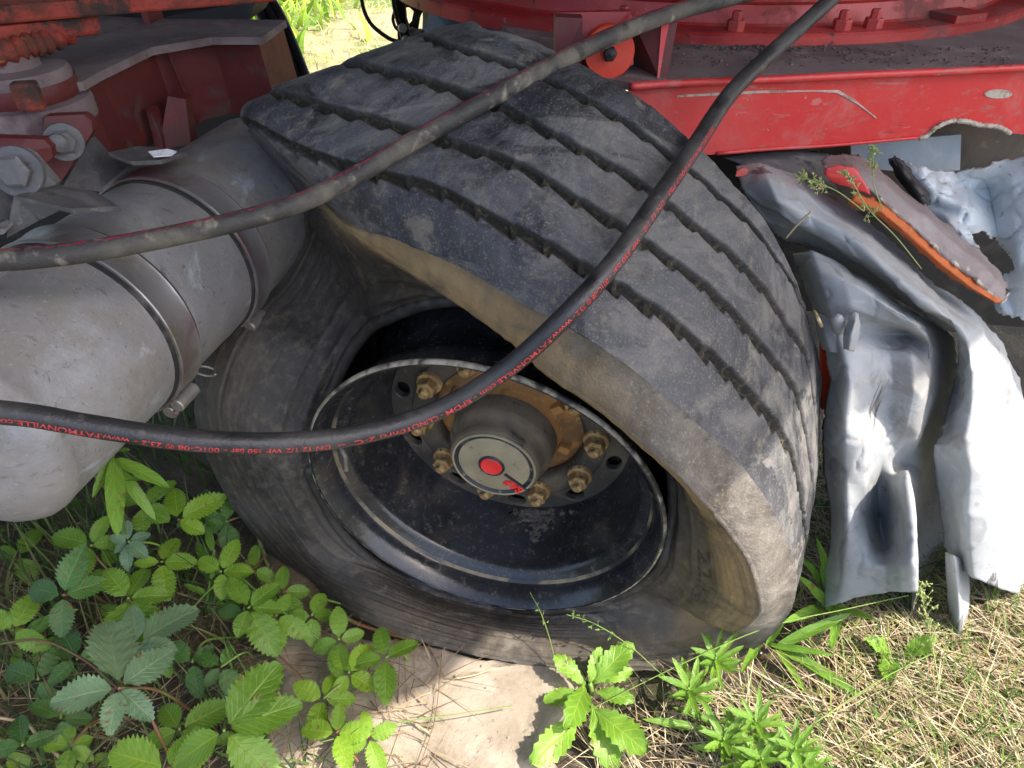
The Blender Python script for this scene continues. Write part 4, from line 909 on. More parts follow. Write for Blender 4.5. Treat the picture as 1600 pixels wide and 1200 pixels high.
T_ = [[(1388, 250, 1.15), (1398, 247, 1.13), (1408, 252, 1.14)], [(1402, 275, 1.14), (1416, 275, 1.11), (1430, 280, 1.13)], [(1425, 305, 1.12), (1438, 302, 1.09), (1448, 306, 1.12)], [(1438, 322, 1.12), (1444, 325, 1.1), (1449, 320, 1.12)]]
sheet('flap', [[Y(*p) for p in r] for r in T_], M['black'], t, 8, 6, th=.004, seed=83, amp=.002, rag=.003)
t = thing('grey_panel', 'smooth blue grey panel just under the torn edge of the red beam', 'panel', Y(1460, 240, 1.3))
part('panel', *prism([Y(1330, 226, 1.28), Y(1502, 210, 1.26), Y(1500, 266, 1.26), Y(1440, 270, 1.27), Y(1330, 262, 1.28)], (0, .006, 0)), mk('blue grey panel', (.32, .37, .41), [((.42, .46, .49), 6, .45, .6, {}), ((.25, .27, .28), 16, .6, .7, {})], rough=.5, bump=.1), t)
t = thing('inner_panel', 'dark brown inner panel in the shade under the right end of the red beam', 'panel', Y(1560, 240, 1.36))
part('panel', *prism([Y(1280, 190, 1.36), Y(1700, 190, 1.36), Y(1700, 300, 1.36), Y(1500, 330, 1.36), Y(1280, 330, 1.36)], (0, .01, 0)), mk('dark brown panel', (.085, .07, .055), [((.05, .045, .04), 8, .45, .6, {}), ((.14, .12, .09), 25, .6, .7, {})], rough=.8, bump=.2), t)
t = thing('shade_infill', 'black inner skirt added for the shade in the gap behind the crumpled fender', 'infill', Y(1440, 420, 1.25)*np.array([1, 1, 0]))  # black sheet added to darken the gap in place of shade
part('infill', *prism([Y(1090, 236, 1.42), Y(1720, 236, 1.42), Y(1720, 520, 1.42), Y(1180, 480, 1.42)], (0, .02, 0)), M['black'], t)
# ================================================================== hydraulic hoses
HR = .0115
hp = [(-900, 500, .60), (-520, 560, .62), (-260, 608, .64), (-60, 636, .66), (0, 644, .67), (60, 651, .68), (150, 667, .695), (300, 688, .72), (440, 692, .75), (560, 679, .78), (680, 643, .80), (790, 577, .79), (885, 492, .765), (960, 408, .78), (1030, 308, .835), (1088, 225, .905), (1140, 148, .97), (1200, 88, 1.02), (1260, 34, 1.07), (1310, -12, 1.1), (1380, -80, 1.15)]
hose1 = thing('hydraulic_hose', 'black rubber hydraulic hose with red lettering looping in front of the bare rim', 'hose', P(300, 688, .72)*np.array([1, 1, 1]))
path = cr([P(*p) for p in hp], 22)
ln = np.concatenate([[0], np.cumsum(np.linalg.norm(np.diff(path, axis=0), axis=1))])
rad = HR*(1+.02*vnoise(np.stack([ln*8, 0*ln, 0*ln], -1), 90, 3, 1))
part('tube', *tube(path, rad, 24), M['hose'], hose1, smooth=True)
def on_hose(s, psi, r):
    i = np.searchsorted(ln, s); i = min(max(i, 1), len(ln)-1); f = (s-ln[i-1])/(ln[i]-ln[i-1])
    c = lerp(path[i-1], path[i], f); T = nrm(path[min(i+1, len(path)-1)]-path[max(i-2, 0)])
    v = CAM-c; N = nrm(v-T*(v@T)); B = np.cross(T, N)          # B: across, lower side of the hose as first laid
    if B[2] > 0: B = -B
    return c+r*(math.cos(psi)*N+math.sin(psi)*B)
def px_of(s):
    i = min(np.searchsorted(ln, s), len(ln)-1); v = path[i]-CAM; d = v@FW; return 800+FPX*(v@RT)/d
def s_at(px): 
    v = path-CAM; X = 800+FPX*(v@RT)/(v@FW); return float(np.interp(px, X, ln))
lets = [('www.FAYMONVILLE.com', 208, -8), ('001C-08 ® 23.2 -', 345, 216), ('WP 350 bar -', 440, 352), ('DN 12 1/2', 514, 446), ('10nro 2-C  --', 640, 524), ('- CLINO', 690, 640),
        ('- EPDM', 742, 694), ('www.FAYMONVILLE.com', 885, 748), ('001C-08 ® 23.2 -', 938, 888), ('WP 350 bar -', 985, 940), ('DN 12 1/2 -', 1024, 988), ('5000 PSI -', 1060, 1026), ('BERGSCHLAUCH', 1102, 1062)]
mb = MB()
for txt, pr, pl in lets:
    V, F = text_mesh(txt, .0095, 0, .00008)
    w_ = V[:, 0].max(); s0 = s_at(pr); s1_ = s_at(pl); k = (s0-s1_)/w_
    VV_ = [on_hose(s0-v[0]*k, math.radians(24 if pr > 650 else 30)+v[1]/HR*.95, HR+.00045) for v in V]
    mb.add(VV_, F)
o = part('lettering', mb.V, mb.F, M['redink'], hose1)
hp = [(-900, 470, .66), (-520, 440, .68), (-280, 424, .70), (-80, 410, .72), (0, 406, .73), (60, 402, .74), (160, 389, .76), (300, 362, .80), (400, 338, .83), (480, 312, .855), (560, 272, .875), (640, 224, .89), (740, 168, .905), (840, 114, .93), (940, 64, .97), (1040, 24, 1.02), (1120, 2, 1.07), (1200, -16, 1.12), (1300, -30, 1.2)]
hose2 = thing('hydraulic_hose', 'mud caked hydraulic hose with a faded maroon stripe lying across the air tank and tread', 'hose', P(300, 362, .8))
path = cr([P(*p) for p in hp], 22)
ln = np.concatenate([[0], np.cumsum(np.linalg.norm(np.diff(path, axis=0), axis=1))])
part('tube', *tube(path, .0117*(1+.012*vnoise(np.stack([ln*9, 0*ln, 0*ln], -1), 92, 3, 1)), 24), M['hosemud'], hose2, smooth=True)
# worn maroon print along the upper side: broken dashes
mb = MB(); s = .3
while s < ln[-1]*.8:
    L = random.uniform(.004, .016); 
    psi0 = -math.radians(52)+random.gauss(0, .05); h_ = random.uniform(.12, .26)
    nn = 4
    V = [on_hose(s+L*i/nn+random.gauss(0, .0004), psi0+sg*h_/2+random.gauss(0, .03), .0117*1.03) for i in range(nn+1) for sg in (-1, 1)]
    F = [(2*i, 2*i+1, 2*i+3, 2*i+2) for i in range(nn)]
    mb.add(V, F); s += L+random.uniform(.0005, .004)
part('worn_print', mb.V, mb.F, M['maroonink'], hose2)
# ================================================================== plants
def mk_leaf(name, c1, c2, nv=8, slant=2.6, rough=.42, trans=.35):
    m = bpy.data.materials.new(name); m.use_nodes = True; t = m.node_tree; t.nodes.clear(); L = t.links.new
    N = t.nodes.new
    out = N('ShaderNodeOutputMaterial'); bs = N('ShaderNodeBsdfPrincipled'); tr = N('ShaderNodeBsdfTranslucent'); mix = N('ShaderNodeMixShader'); mix.inputs[0].default_value = trans
    L(bs.outputs[0], mix.inputs[1]); L(tr.outputs[0], mix.inputs[2]); L(mix.outputs[0], out.inputs[0])
    tc = N('ShaderNodeTexCoord'); sp_ = N('ShaderNodeSeparateXYZ'); L(tc.outputs['UV'], sp_.inputs[0])
    def mth(op, a, b=None):
        n = N('ShaderNodeMath'); n.operation = op
        for i, x in enumerate((a, b)):
            if x is None: continue
            if hasattr(x, 'is_output'): L(x, n.inputs[i])
            else: n.inputs[i].default_value = x
        return n.outputs[0]
    ax_ = mth('ABSOLUTE', sp_.outputs[0])
    ph_ = mth('SUBTRACT', mth('MULTIPLY', sp_.outputs[1], nv), mth('MULTIPLY', ax_, slant))
    s_ = mth('SINE', mth('MULTIPLY', ph_, 6.283)); vein = mth('POWER', mth('MULTIPLY', mth('ADD', s_, 1), .5), 9)
    midr = mth('POWER', mth('SUBTRACT', 1, mth('MINIMUM', ax_, 1.)), 26)
    vv_ = mth('MAXIMUM', mth('MULTIPLY', vein, .45), midr)
    nz = N('ShaderNodeTexNoise'); L(tc.outputs['Object'], nz.inputs[0]); nz.inputs['Scale'].default_value = 30; nz.inputs['Detail'].default_value = 5
    oi = N('ShaderNodeObjectInfo')
    f = mth('ADD', mth('MULTIPLY', nz.outputs['Fac'], .8), mth('MULTIPLY', mth('SUBTRACT', oi.outputs['Random'], .45), .8))
    mx = N('ShaderNodeMix'); mx.data_type = 'RGBA'; L(f, mx.inputs['Factor']); mx.inputs['A'].default_value = (*c1, 1); mx.inputs['B'].default_value = (*c2, 1)
    m2 = N('ShaderNodeMix'); m2.data_type = 'RGBA'; L(mth('MULTIPLY', vv_, .5), m2.inputs['Factor']); L(mx.outputs['Result'], m2.inputs['A'])
    m2.inputs['B'].default_value = (min(1, c2[0]*1.9+.03), min(1, c2[1]*1.5+.03), c2[2]*1.5+.01, 1)
    n3 = N('ShaderNodeTexNoise'); L(tc.outputs['Object'], n3.inputs[0]); n3.inputs['Scale'].default_value = 4.5; n3.inputs['Detail'].default_value = 6
    ad = N('ShaderNodeVectorMath'); ad.operation = 'ADD'; L(tc.outputs['Object'], ad.inputs[0]); L(oi.outputs['Random'], ad.inputs[1]); L(ad.outputs[0], n3.inputs[0])
    sp3 = N('ShaderNodeMapRange'); L(mth('ADD', n3.outputs['Fac'], mth('MULTIPLY', mth('POWER', ax_, 6), .08)), sp3.inputs[0]); sp3.inputs[1].default_value = .66; sp3.inputs[2].default_value = .7; sp3.inputs[4].default_value = .8
    m3 = N('ShaderNodeMix'); m3.data_type = 'RGBA'; L(sp3.outputs[0], m3.inputs['Factor']); L(m2.outputs['Result'], m3.inputs['A']); m3.inputs['B'].default_value = (.16, .09, .03, 1); m2 = m3
    L(m2.outputs['Result'], bs.inputs['Base Color']); L(m2.outputs['Result'], tr.inputs[0])
    bs.inputs['Roughness'].default_value = rough
    bp = N('ShaderNodeBump'); bp.inputs['Strength'].default_value = .5; bp.inputs['Distance'].default_value = .002
    h = mth('SUBTRACT', mth('MULTIPLY', nz.outputs['Fac'], .5), vv_); L(h, bp.inputs['Height']); L(bp.outputs[0], bs.inputs['Normal'])
    return m
LM = {'blue': mk_leaf('bluish bramble leaf', (.085, .165, .085), (.16, .26, .13), trans=.2), 'dark': mk_leaf('dark bramble leaf', (.04, .105, .022), (.085, .2, .035), trans=.3),
      'mid': mk_leaf('bramble leaf', (.10, .22, .02), (.19, .35, .04), trans=.4), 'lime': mk_leaf('young bramble leaf', (.15, .3, .02), (.26, .44, .04), trans=.45),
      'lance': mk_leaf('lance leaf', (.10, .22, .025), (.18, .34, .04), nv=5, slant=1.2), 'broad': mk_leaf('broad leaf', (.13, .27, .025), (.22, .4, .05), nv=6, slant=1.6)}
M['stem'] = mk('green stem', (.14, .24, .04), [((.2, .2, .06), 30, .5, .7, {})], rough=.6, bump=.1)
M['redstem'] = mk('reddish stem', (.16, .07, .035), [((.12, .16, .03), 14, .45, .65, {})], rough=.6, bump=.1)
def leaf_mesh(name, wid, n, serr, mat, fold=.18, droop=.18, pk=.8, wav=.03, seed=0, tip=1.):
    rg = random.Random(seed); V = []; F = []; UV = []
    cols = (-1, -.55, 0, .55, 1)
    for i in range(n+1):
        t_ = i/n
        wv = wid*(min(1, (t_**.62)*((1-t_)**(.72*tip))/.447) if tip == 1 else max(0., math.sin(math.pi*t_**pk))**(.75*tip)) if 0 < t_ < 1 else 0.
        if i == n: wv = .0
        if i == 0: wv = wid*.06
        for c in cols:
            a = abs(c); ww = wv
            yy = t_
            if a == 1 and serr and 0 < i < n:
                ww *= (1.1 if i % 2 else .86); yy += (serr if i % 2 else 0)
            zz = fold*ww*a-droop*t_*t_+wav*math.sin(t_*9+c*2+seed)*a+.012*math.sin(t_*n*1.57)*a
            V.append((c*ww, yy, zz)); UV.append((c, t_))
    k = len(cols)
    for i in range(n):
        for j in range(k-1): F.append((i*k+j, i*k+j+1, (i+1)*k+j+1, (i+1)*k+j))
    me = new_mesh(name, V, F, mat, True, UV)
    return me
LEAF = {}
for key in ('blue', 'dark', 'mid', 'lime'):
    LEAF[key] = [leaf_mesh('leaf', random.uniform(.31, .38), 24, .026, LM[key], random.uniform(.1, .3), random.uniform(.08, .24), random.uniform(.72, .85), .02, s) for s in range(5)]
LEAF['lance'] = [leaf_mesh('leaf', .11, 12, 0, LM['lance'], .4, random.uniform(.1, .45), .75, .01, s) for s in range(4)]
LEAF['blade'] = [leaf_mesh('leaf', .07, 12, 0, LM['lance'], .5, random.uniform(.05, .3), .8, .01, s) for s in range(4)]
LEAF['broad'] = [leaf_mesh('leaf', random.uniform(.19, .25), 16, .012, LM['broad'], .25, random.uniform(.05, .35), 1.35, .05, s, .8) for s in range(4)]
def put_leaf(parent, kind, a, b, nor):
    """leaf from world point a to tip b with its face towards nor"""
    d = np.asarray(b)-np.asarray(a); L = np.linalg.norm(d); y = d/L; n = np.asarray(nor); n = nrm(n-y*(n@y)); x = np.cross(y, n)
    me = random.choice(LEAF[kind])
    R = Matrix((tuple(x), tuple(y), tuple(n))).transposed().to_4x4()
    s = Matrix.Diagonal((L*random.uniform(.92, 1.08), L, L, 1))
    return link('leaf', me, parent, Matrix.Translation(Vector(np.asarray(a)-ORG[parent.name])) @ R @ s)
def facing(c, k=.55): return nrm(nrm(CAM-c)*k+np.array([random.gauss(0, .12), random.gauss(0, .12), 1-k+.1]))
def on_plane(px, py, c, n):
    r = ray(px, py); return CAM+r*(((c-CAM)@n)/(r@n))
SEEN_L = {}
def bramble(cx, cy, z, kind, leaflets, label, stem=True):
    c = G(cx, cy, z); root = c+np.array([random.uniform(-.05, .05), random.uniform(.02, .1), -z-.01])
    t = thing('bramble_sprig', label, 'bramble', root, 'bramble leaves growing in front of the tyre')
    n0 = facing(c)
    m_ = lerp(root, c, .6)+np.array([random.uniform(-.02, .02), .01, .02])
    part('stem', *tube(cr([root, m_, c], 6), [.0022]*13, 6), M['redstem'] if random.random() < .5 else M['stem'], t, smooth=True)
    for ang, ln_ in leaflets:
        a_ = math.radians(ang); n = nrm(n0+np.array([random.gauss(0, .16), random.gauss(0, .16), random.gauss(0, .1)]))
        tipp = on_plane(cx+ln_*math.cos(a_), cy-ln_*math.sin(a_), c, n)
        st_ = lerp(c, tipp, .1)
        put_leaf(t, kind, st_, tipp, n)
    return t
BR = [
 (185, 1075, .24, 'blue', [(98, 118), (190, 112), (36, 108), (318, 72), (258, 72)], 'bramble sprig with five large blue green leaflets at the lower left'),
 (215, 1005, .17, 'blue', [(100, 62), (33, 112), (352, 60), (300, 50)], 'blue green bramble leaf just behind the largest sprig'),
 (98, 930, .17, 'dark', [(70, 82), (168, 62), (20, 72), (268, 66)], 'dark green bramble leaf left of centre under the air tank end'),
 (200, 935, .15, 'mid', [(128, 62), (62, 60), (8, 66), (252, 80), (305, 88)], 'mid green ribbed bramble leaf above the blue green sprig'),
 (350, 1142, .2, 'mid', [(52, 138), (22, 128), (-42, 118), (212, 98)], 'glossy bright bramble leaf at the bottom edge left of the slab'),
 (200, 846, .19, 'blue', [(95, 34), (165, 32), (20, 36), (265, 46), (320, 36), (215, 30)], 'small blue green rosette of crinkled bramble leaflets'),
 (252, 878, .14, 'lime', [(278, 60), (60, 48), (2, 54), (182, 44)], 'yellow green bramble leaf right of the crinkled rosette'),
 (222, 792, .2, 'mid', [(42, 66), (152, 58), (335, 44), (270, 40)], 'bramble leaf close below the hose at the tall willowy weed'),
 (142, 852, .17, 'mid', [(162, 66), (62, 54), (252, 54), (12, 44)], 'bramble leaf under the rounded end of the air tank'),
 (278, 812, .16, 'lime', [(28, 84), (98, 52), (335, 46)], 'lime green bramble leaf with one long leaflet near the tyre edge'),
 (318, 802, .13, 'dark', [(88, 42), (330, 46), (205, 46)], 'small dark three part bramble leaf against the tyre sidewall'),
 (352, 815, .12, 'dark', [(80, 42), (282, 52), (200, 40)], 'dark bramble leaf tucked against the tyre below the hose'),
 (345, 893, .14, 'lime', [(62, 58), (150, 42), (2, 50), (272, 44)], 'lime bramble leaf halfway along the tyre edge'),
 (398, 888, .1, 'mid', [(92, 38), (330, 38), (205, 34)], 'small bramble leaf touching the lower left tyre edge'),
 (388, 950, .13, 'mid', [(122, 58), (42, 62), (2, 58), (248, 48), (302, 84)], 'five part bramble leaf hanging above the mossy soil'),
 (442, 925, .09, 'mid', [(92, 42), (2, 44), (300, 58), (180, 36)], 'bramble leaf at the tyre edge above the slab corner'),
 (432, 962, .1, 'mid', [(182, 42), (268, 64), (328, 62), (60, 40)], 'drooping bramble leaf over the slab corner'),
 (487, 962, .08, 'mid', [(62, 42), (0, 38), (272, 48), (182, 40)], 'bramble leaf beside the tyre where the slab begins'),
 (530, 1000, .07, 'mid', [(92, 54), (18, 42), (268, 58), (202, 46)], 'bramble leaf lying over the slab under the tyre edge'),
 (545, 1052, .06, 'lime', [(122, 48), (52, 58), (330, 48), (238, 42)], 'pale bramble leaf in the middle of the slab shade'),
 (602, 1028, .06, 'mid', [(102, 52), (28, 58), (270, 66), (190, 54)], 'rightmost bramble leaf on the slab by the tyre'),
 (505, 1092, .06, 'lime', [(152, 52), (62, 46), (0, 52), (252, 58)], 'bramble leaf with a browned tip on the shaded slab'),
 (525, 1145, .07, 'lime', [(172, 56), (82, 46), (2, 52), (290, 62)], 'sunlit bramble leaf at the bottom of the slab'),
 (576, 1152, .06, 'lime', [(102, 42), (22, 46), (290, 66), (215, 40)], 'last sunlit bramble leaf on the slab next to its shadow line'),
 (345, 1042, .07, 'dark', [(152, 46), (62, 42), (302, 58), (230, 40)], 'dark bramble leaf on the mossy soil'),
 (300, 1035, .07, 'dark', [(140, 50), (40, 44), (280, 56)], 'dark bramble leaf in shade right of the big sprig'),
 (280, 1140, .12, 'mid', [(28, 92), (122, 52), (205, 66), (330, 60)], 'bramble leaf under the glossy bright one at the bottom edge'),
 (262, 1200, .14, 'lime', [(165, 100), (60, 60), (20, 70)], 'lime bramble leaf cut by the bottom edge'),
 (60, 1062, .08, 'dark', [(160, 60), (60, 60), (300, 55)], 'dark bramble leaf low at the left beside dry stalks'),
 (95, 1122, .08, 'dark', [(150, 56), (50, 60), (280, 55), (0, 50)], 'dark bramble leaf below the big sprig at the left'),
 (120, 1030, .09, 'dark', [(120, 55), (20, 60), (220, 60)], 'dark bramble leaf shaded by the big sprig'),
 (20, 985, .1, 'mid', [(60, 70), (140, 50), (330, 60)], 'bramble leaf at the left edge above the dry stalks'),
 (35, 1165, .08, 'dark', [(100, 50), (20, 56), (190, 52)], 'dark bramble leaf in the bottom left corner')]
for b in BR: bramble(*b)
# low bramble leaves between them, each named by what it grows beside
FEAT = [((185, 1075), 'the big blue green sprig'), ((98, 930), 'the dark leaf under the tank end'), ((350, 1142), 'the glossy bright leaf'), ((200, 846), 'the crinkled rosette'), ((252, 878), 'the yellow green leaf'), ((142, 852), 'the rounded tank end'), ((278, 812), 'the long lime leaflet'), ((388, 950), 'the five part leaf over the moss'), ((60, 1062), 'the dry pale twig'), ((35, 1165), 'the bottom left corner'), ((345, 893), 'the lime leaf by the tyre edge'), ((20, 985), 'the left edge grass tuft')]
used = set(); made = 0; tries = 0
while made < 12 and tries < 3000:
    tries += 1
    x = random.uniform(0, 440); y_ = random.uniform(800, 1195)
    if not ((x < 300 or y_ > 880+.35*(x-300)) and not (300 < x < 460 and 970 < y_ < 1130)): continue
    (fx, fy), fn_ = min(FEAT, key=lambda q: math.hypot(q[0][0]-x, q[0][1]-y_))
    side = ('right of' if x > fx else 'left of') if abs(x-fx) > abs(y_-fy) else ('below' if y_ > fy else 'above')
    k = random.choice([3, 3, 4, 5]); kind = random.choice(['dark', 'mid', 'mid', 'lime'])
    lb = 'low %s bramble leaf with %s leaflets %s %s' % ({'dark': 'dark', 'mid': 'fresh', 'lime': 'pale'}[kind], {3: 'three', 4: 'four', 5: 'five'}[k], side, fn_)
    if lb in used: continue
    used.add(lb); made += 1; a0 = random.uniform(0, 360)
    bramble(x, y_, random.uniform(.02, .07), kind, [(a0+j*360/k+random.uniform(-15, 15), random.uniform(30, 58)) for j in range(k)], lb)
# willowy weed
def weed(name, label, cat, root, stem_pts, leaves, kind, mat='stem', r=.0028, k=.5):
    t = thing(name, label, cat, root)
    part('stem', *tube(cr([root]+stem_pts, 6), r, 6), M[mat], t, smooth=True)
    for a, b in leaves:
        put_leaf(t, kind, a, b, facing(np.asarray(a), k))
    return t
def GP(px, py, z): return G(px, py, z)
r0 = G(195, 850, 0); D0 = 1.02
sp_ = [P(190, 800, D0), P(178, 745, D0-.04), P(175, 700, D0-.06)]
weed('willowy_weed', 'tall weed with drooping narrow leaves just below the lower hose', 'weed', r0, sp_,
     [(P(176, 712, .96), P(143, 776, .93)), (P(178, 715, .96), P(182, 832, .9)), (P(180, 718, .96), P(262, 756, .94)), (P(182, 730, .97), P(238, 800, .95)), (P(176, 705, .95), P(200, 700, .93)), (P(176, 705, .95), P(152, 705, .94)), (P(183, 750, .97), P(226, 742, .96)), (P(183, 740, .97), P(160, 760, .95))], 'lance')
weed('willowy_weed', 'narrow leaved weed lying among the brambles right of the crinkled rosette', 'weed', G(320, 960, 0), [G(330, 900, .08), G(335, 860, .14)],
     [(G(330, 900, .08), G(305, 840, .1)), (G(330, 905, .08), G(360, 850, .12)), (G(326, 930, .05), G(285, 910, .06)), (G(334, 862, .14), G(318, 815, .15))], 'lance')
# sunlit broad leaved weed in front of the tyre
r0 = G(925, 1085, 0)
BL = [(925, 1070, 986, 1004, .14), (920, 1070, 938, 1012, .12), (915, 1072, 868, 1022, .1), (915, 1070, 893, 1128, .13), (930, 1110, 1008, 1168, .1), (930, 1080, 990, 1092, .08), (905, 1120, 836, 1192, .07), (925, 1100, 960, 1200, .05), (935, 1065, 985, 1045, .1), (912, 1085, 850, 1090, .06)]
t = thing('broad_leaved_weed', 'bright broad leaved weed rosette growing in the sun at the foot of the tyre', 'weed', r0)
for ax_, ay_, bx_, by_, z_ in BL:
    a = G(ax_, ay_, .04); put_leaf(t, 'broad', a, on_plane(bx_, by_, G(bx_, by_, z_*.7), np.array([0, 0, 1.])), facing(a, .6))
part('stem', *tube(cr([r0, G(925, 1080, .03), G(922, 1068, .05)], 5), .004, 6), M['stem'], t, smooth=True)
# feathery weeds with many narrow leaves
def feathery(px, py, label, h=.1, n=16, L=.04):
    r0 = G(px, py, 0); t = thing('narrow_leaved_weed', label, 'weed', r0, 'narrow leaved weeds in the sun')
    tip = r0+np.array([random.uniform(-.03, .03), -.02, h])
    pth = cr([r0, lerp(r0, tip, .5)+np.array([.008, 0, 0]), tip], 8)
    part('stem', *tube(pth, .0018, 5), M['stem'], t, smooth=True)
    for i in range(n):
        f = .25+.75*i/n; a = pth[int(f*(len(pth)-1))]; ang = i*2.4
        d = np.array([math.cos(ang), math.sin(ang), .45+.5*f]); b = a+nrm(d)*L*random.uniform(.8, 1.25)
        put_leaf(t, 'lance', a, b, facing(a, .4))
for px, py, lb, h in [(1120, 1180, 'leafy narrow leaved weed left in the sunny clump at the bottom edge', .1), (1165, 1165, 'tall narrow leaved weed in the middle of the sunny clump', .13), (1210, 1190, 'narrow leaved weed right in the sunny clump at the bottom edge', .09), (1150, 1205, 'narrow leaved weed cut by the bottom edge below the sunny clump', .09), (1240, 1215, 'rightmost low narrow leaved weed in the sunny clump', .07), (1075, 1100, 'slender narrow leaved weed right of the broad leaved weed', .09), (1105, 1050, 'narrow leaved weed close to the tyre foot', .08)]:
    feathery(px, py, lb, h, 18, .05)
# long plantain blades
def blades(label, root, tips, kind='blade', name='long_leaved_plant'):
    r0 = G(*root, 0); t = thing(name, label, 'plant', r0)
    for bx_, by_, z_ in tips:
        a = r0+np.array([random.uniform(-.01, .01), random.uniform(-.01, .01), .01]); put_leaf(t, kind, a, G(bx_, by_, z_), facing(a, .5))
    return t
blades('plant with long arching strap leaves right of the tyre foot', (1200, 1010), [(1350, 1082, .04), (1390, 1108, .03), (1330, 955, .09), (1260, 1075, .04), (1160, 1040, .07), (1240, 930, .14), (1300, 1020, .06)])
blades('strap leaved plant leaning under the lower edge of the crumpled fender', (1300, 960), [(1265, 900, .14), (1305, 1000, .08), (1360, 960, .1), (1240, 960, .1), (1290, 850, .2), (1270, 870, .16)])
blades('small plant with three grey green leaves below the fender tip', (1400, 1030), [(1456, 998, .08), (1388, 1042, .05), (1368, 1000, .06)], 'broad')
blades('strap leaved plant among dry straw at the bottom right', (1120, 1140), [(1060, 1100, .06), (1010, 1120, .05), (1100, 1180, .03), (1180, 1110, .06)])
blades('bright narrow leaf tuft at the left edge among the brambles', (40, 1010), [(80, 950, .12), (15, 1040, .06), (5, 960, .1)], 'lance')
# grass stems with seed heads
def seedhead(label, pts, n, spread, col):
    pth = cr(pts, 10); t = thing('grass_stalk', label, 'grass stalk', pts[0])
    part('stalk', *tube(pth, [.0008]*(len(pth)-6)+[.0006]*6, 5), col, t, smooth=True)
    mb = MB(); T = nrm(pth[-1]-pth[-8])
    for i in range(n):
        k_ = random.uniform(.45, 1); c = pth[int(k_*(len(pth)-1))]; d = nrm(np.array([random.gauss(0, 1), random.gauss(0, 1), random.gauss(0, 1)])+T*1.2)
        ln_ = spread*random.uniform(.3, 1)*(1.25-k_*.8); e = c+d*ln_
        mb.add(*tube([c, lerp(c, e, .5)+T*ln_*.1, e], .00035, 3, cap=False))
        for q in range(3):
            s0_ = lerp(c, e, random.uniform(.5, 1)); dd = nrm(d+np.array([random.gauss(0, .5) for _ in range(3)]))
            V, F = lathe(s0_, dd, [(0, 0), (.0011, .0015), (.0009, .0035), (0, .005)], 5); mb.add(V, F)
    tag(part('seed_head', mb.V, mb.F, col, t), kind='stuff')
    return t
M['straw'] = mk('dry straw', (.45, .36, .2), [((.3, .23, .12), 30, .5, .7, {}), ((.55, .47, .3), 12, .5, .7, {})], rough=.8, bump=0)
M['paleseed'] = mk('pale green seed head', (.3, .36, .12), [((.4, .36, .2), 50, .5, .7, {})], rough=.8, bump=0)
seedhead('pale feathery grass head in front of the lower edge of the fender', [G(1475, 1120, 0), G(1466, 1060, .08), SY(1455, 1000, -.06), SY(1442, 940, -.06), SY(1438, 915, -.06)], 70, .045, M['paleseed'])
seedhead('thin yellow grass head drooping over the top of the fender', [Y(1440, 420, 1.0), Y(1400, 370, .96), Y(1360, 330, .95), Y(1335, 290, .96), Y(1320, 270, .97)], 40, .02, M['paleseed'])
seedhead('fine grass head against the grey fender top beside the tyre', [Y(1350, 330, 1.0), Y(1310, 300, .98), Y(1275, 285, .97), Y(1250, 275, .97)], 40, .022, M['paleseed'])
seedhead('grass head rising between red beam and torn plate', [Y(1380, 330, .97), Y(1366, 290, .97), Y(1364, 250, .98), Y(1362, 230, .99)], 30, .018, M['paleseed'])
seedhead('slim green flower stalk crossing the bottom of the tyre', [G(1075, 1080, .02), G(1030, 1050, .05), G(985, 1010, .09), G(930, 975, .12), G(885, 960, .14)], 14, .025, M['stem'])
seedhead('short upright grass stalk at the foot of the tyre', [G(870, 1060, 0), G(862, 1010, .06), G(846, 960, .12), G(828, 925, .17)], 6, .012, M['stem'])
def stalk(label, pts, r=.001, mat='stem', name='grass_stalk', cat='grass stalk'):
    o = part(name, *tube(cr(pts, 8), r, 5), M[mat], None, smooth=True); tag(o, label, cat)
stalk('long thin grass stem arching from the slab to the broad leaved weed', [G(500, 1160, .06), G(620, 1130, .05), G(720, 1115, .05), G(800, 1103, .03)])
stalk('dark thin stem reaching from the tyre foot to the fender', [G(900, 1120, .03), G(1060, 1040, .1), G(1200, 980, .14), G(1330, 950, .14), G(1420, 930, .16)], .0009)
stalk('thin dark stem bending across the straw at the bottom right', [G(1180, 1220, .02), G(1260, 1140, .05), G(1380, 1060, .05), G(1480, 1010, .03)], .0009)
stalk('dry blade of straw sticking out from behind the tyre in front of the fender', [Y(1228, 372, .93), Y(1245, 352, .92), Y(1268, 330, .91)], .0014, 'straw')
stalk('dry pale twig lying on the ground at the lower left', [G(-10, 1120, .03), G(40, 1130, .03), G(60, 1150, .03), G(110, 1200, .02)], .003, 'straw', 'dry_twig', 'twig')
stalk('white straw lying on the slab in front of the tyre', [G(712, 1060, .012), G(740, 1055, .014), G(768, 1045, .014)], .0016, 'straw', 'straw', 'straw')
stalk('thin dark stem standing up from the shaded slab', [G(655, 1200, .02), G(680, 1120, .02), G(690, 1020, .03)], .0008, 'redstem')
stalk('reddish fallen branch at the tyre edge by the slab corner', [G(520, 955, .02), G(560, 975, .02), G(610, 990, .02), G(650, 1000, .015)], .004, 'redstem', 'twig', 'twig')
stalk('orange wilted scrap of leaf stalk by the fender peg', [SY(1272, 486, -.02), SY(1278, 498, -.05), SY(1284, 510, -.04)], .003, 'straw', 'twig', 'twig')
